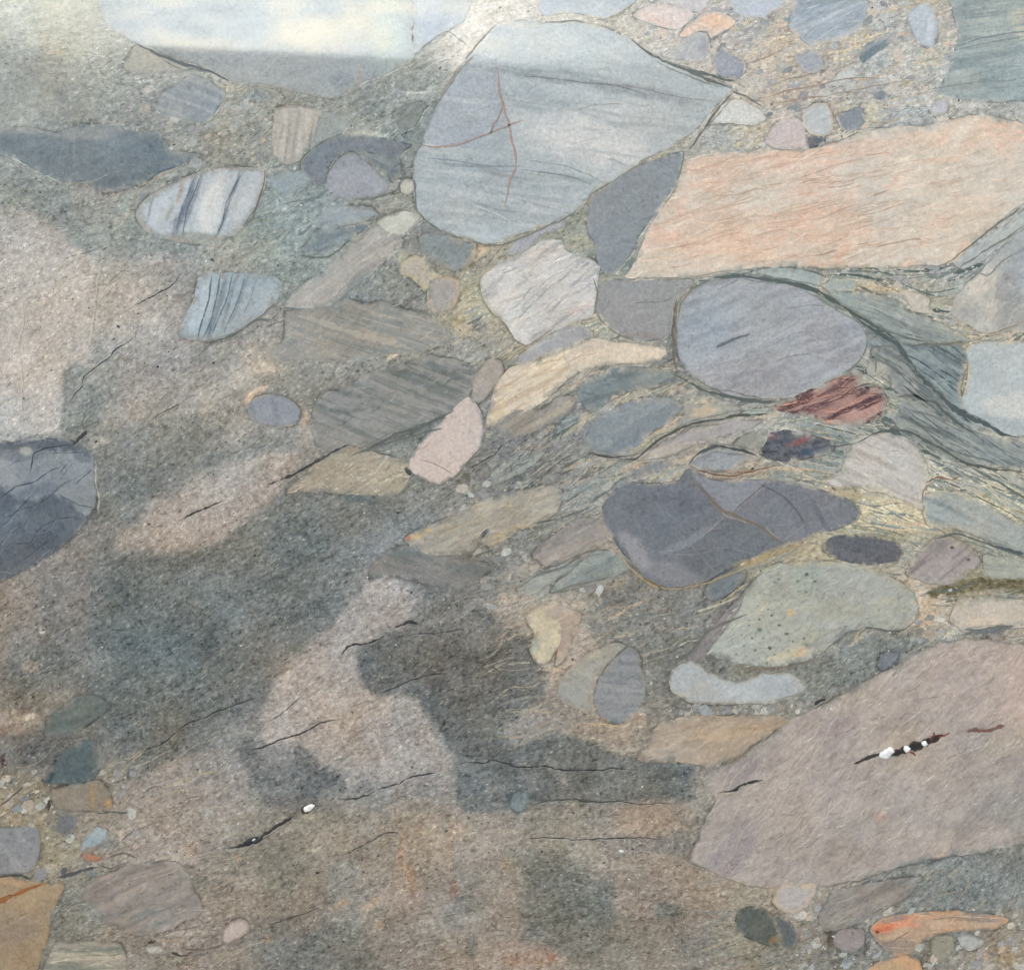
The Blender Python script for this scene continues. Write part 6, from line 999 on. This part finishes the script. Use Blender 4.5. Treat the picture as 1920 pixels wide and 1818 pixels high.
crystal(1733, 1393, 5.5, 5, 0, 'mineral_grain', (250, 244, 240), 'round white grain at the right end of the black gash', M_white, 3, 4)
crystal(578, 1514, 16, 8, -28, 'mineral_grain', (70, 66, 62), 'dark collar round the white grain at the end of the long black crack', M_crack, .8, 5)
crystal(580, 1513, 12, 6, -28, 'mineral_grain', (252, 238, 234), 'white oval grain at the end of the long black crack', M_white, 2.4, 5)
crystal(468, 1577, 17, 5, -30, 'mineral_grain', (40, 44, 50), 'black mineral pocket in the long black crack', M_crack, 1.0, 6)
crystal(476, 1573, 4, 2, -30, 'mineral_grain', (190, 200, 204), 'tiny pale grain in the black mineral pocket', M_white, 2.2, 7)
crystal(765, 883, 7.5, 4.2, 50, 'mineral_grain', (66, 74, 70), 'dark oval grain at the foot of the salmon-pink pebble', M_crack, 1.2, 8)
crystal(222, 612, 3.4, 2, 40, 'mineral_grain', (50, 50, 48), 'tiny black grain at the far left', M_crack, 1.2, 9)
crystal(1165, 1595, 4.5, 2.6, 10, 'mineral_grain', (214, 218, 216), 'tiny white grain in the dark band at the bottom', M_white, 1.4, 10)
crystal(595, 1635, 3.6, 2.2, -10, 'mineral_grain', (48, 48, 48), 'tiny black grain near the bottom left', M_crack, 1.2, 11)
# pits of the pale green cobble
pits = [(1512,1076,6,5),(1495,1089,4,3.4),(1527,1089,4,3.4),(1497,1108,4,3),(1511,1109,4,3),(1460,1085,5,3),(1453,1091,5,2.6),(1447,1153,4,3),(1461,1171,5,3.4),(1475,1187,6,4),(1424,1180,6,5),(1443,1214,5,4),(1438,1242,4,3),(1507,1196,4,3),(1512,1208,5,3.4),(1486,1202,3,2.4),(1462,1200,2.6,2),
 (1424,1160,3,2.4),(1440,1142,2.6,2),(1410,1195,3.4,2.6),(1395,1210,3,2.4),(1416,1218,4,3),(1404,1172,3,2.4),(1430,1196,2.6,2),(1452,1226,3,2),(1400,1230,2.6,2),(1466,1132,2.6,2),(1536,1181,2.6,2),(1421,1135,2,2),(1432,1112,2.4,2),(1444,1126,2,1.6),(1478,1220,2.4,2),(1380,1225,2.4,2),(1390,1190,2.2,2)]
pb = MB()
for q, (u, v, a, b) in enumerate(pits):
    m = 12; th = np.linspace(0, 2 * math.pi, m, endpoint=False)[::-1]; rr = 0.55 + .35 * rng.rand(m)
    X = u + np.cos(th) * a * rr; Y = v + np.sin(th) * b * rr
    zt = float(grid_sample(TOP, np.array([u]), np.array([v]))[0]) + .7
    cc = np.tile(col((96, 106, 98)), (m, 1)) + rng.rand() * .12
    pb.add(to3(X, Y, np.full(m, zt)), np.arange(m)[None], albedo(cc))
host = [o for o in rock.children if 'pale green pitted' in str(o.get('label'))][0]
po = pb.build('pit', M_crack, host); po['kind'] = 'stuff'

# ------------------------------------------------------------------ ground in front of the boulder
gb = MB()
n = 60; rad = np.concatenate([[0], np.geomspace(1.2, 6000, 26)]); an_ = np.linspace(0, 2 * math.pi, n, endpoint=False)
gx = (rad[:, None] * np.cos(an_)).ravel(); gy = (rad[:, None] * np.sin(an_)).ravel()
gzz = np.zeros(len(gx))
idg = np.arange(len(rad) * n).reshape(len(rad), n)
F = np.stack([idg[:-1], idg[1:], np.roll(idg, -1, 1)[1:], np.roll(idg, -1, 1)[:-1]], 2).reshape(-1, 4)
gb.add(np.stack([gx, gy, gzz], 1), F, np.tile([.16, .15, .13], (len(gx), 1)))
gm = bpy.data.materials.new('gravel'); gm.use_nodes = True; t = gm.node_tree; b_ = t.nodes['Principled BSDF']
tcg = N(t, 'ShaderNodeTexCoord'); ng = N(t, 'ShaderNodeTexNoise'); t.links.new(tcg.outputs['Object'], ng.inputs[0]); setin(ng, Scale=3.0, Detail=8.0)
rg = N(t, 'ShaderNodeValToRGB'); t.links.new(ng.outputs[0], rg.inputs[0]); rg.color_ramp.elements[0].color = (.10, .10, .09, 1); rg.color_ramp.elements[1].color = (.24, .22, .19, 1)
t.links.new(rg.outputs[0], b_.inputs['Base Color']); b_.inputs['Roughness'].default_value = .9
g = gb.build('ground', gm); g['kind'] = 'structure'
print('verts', sum(len(o.data.vertices) for o in bpy.data.objects if o.type == 'MESH'))
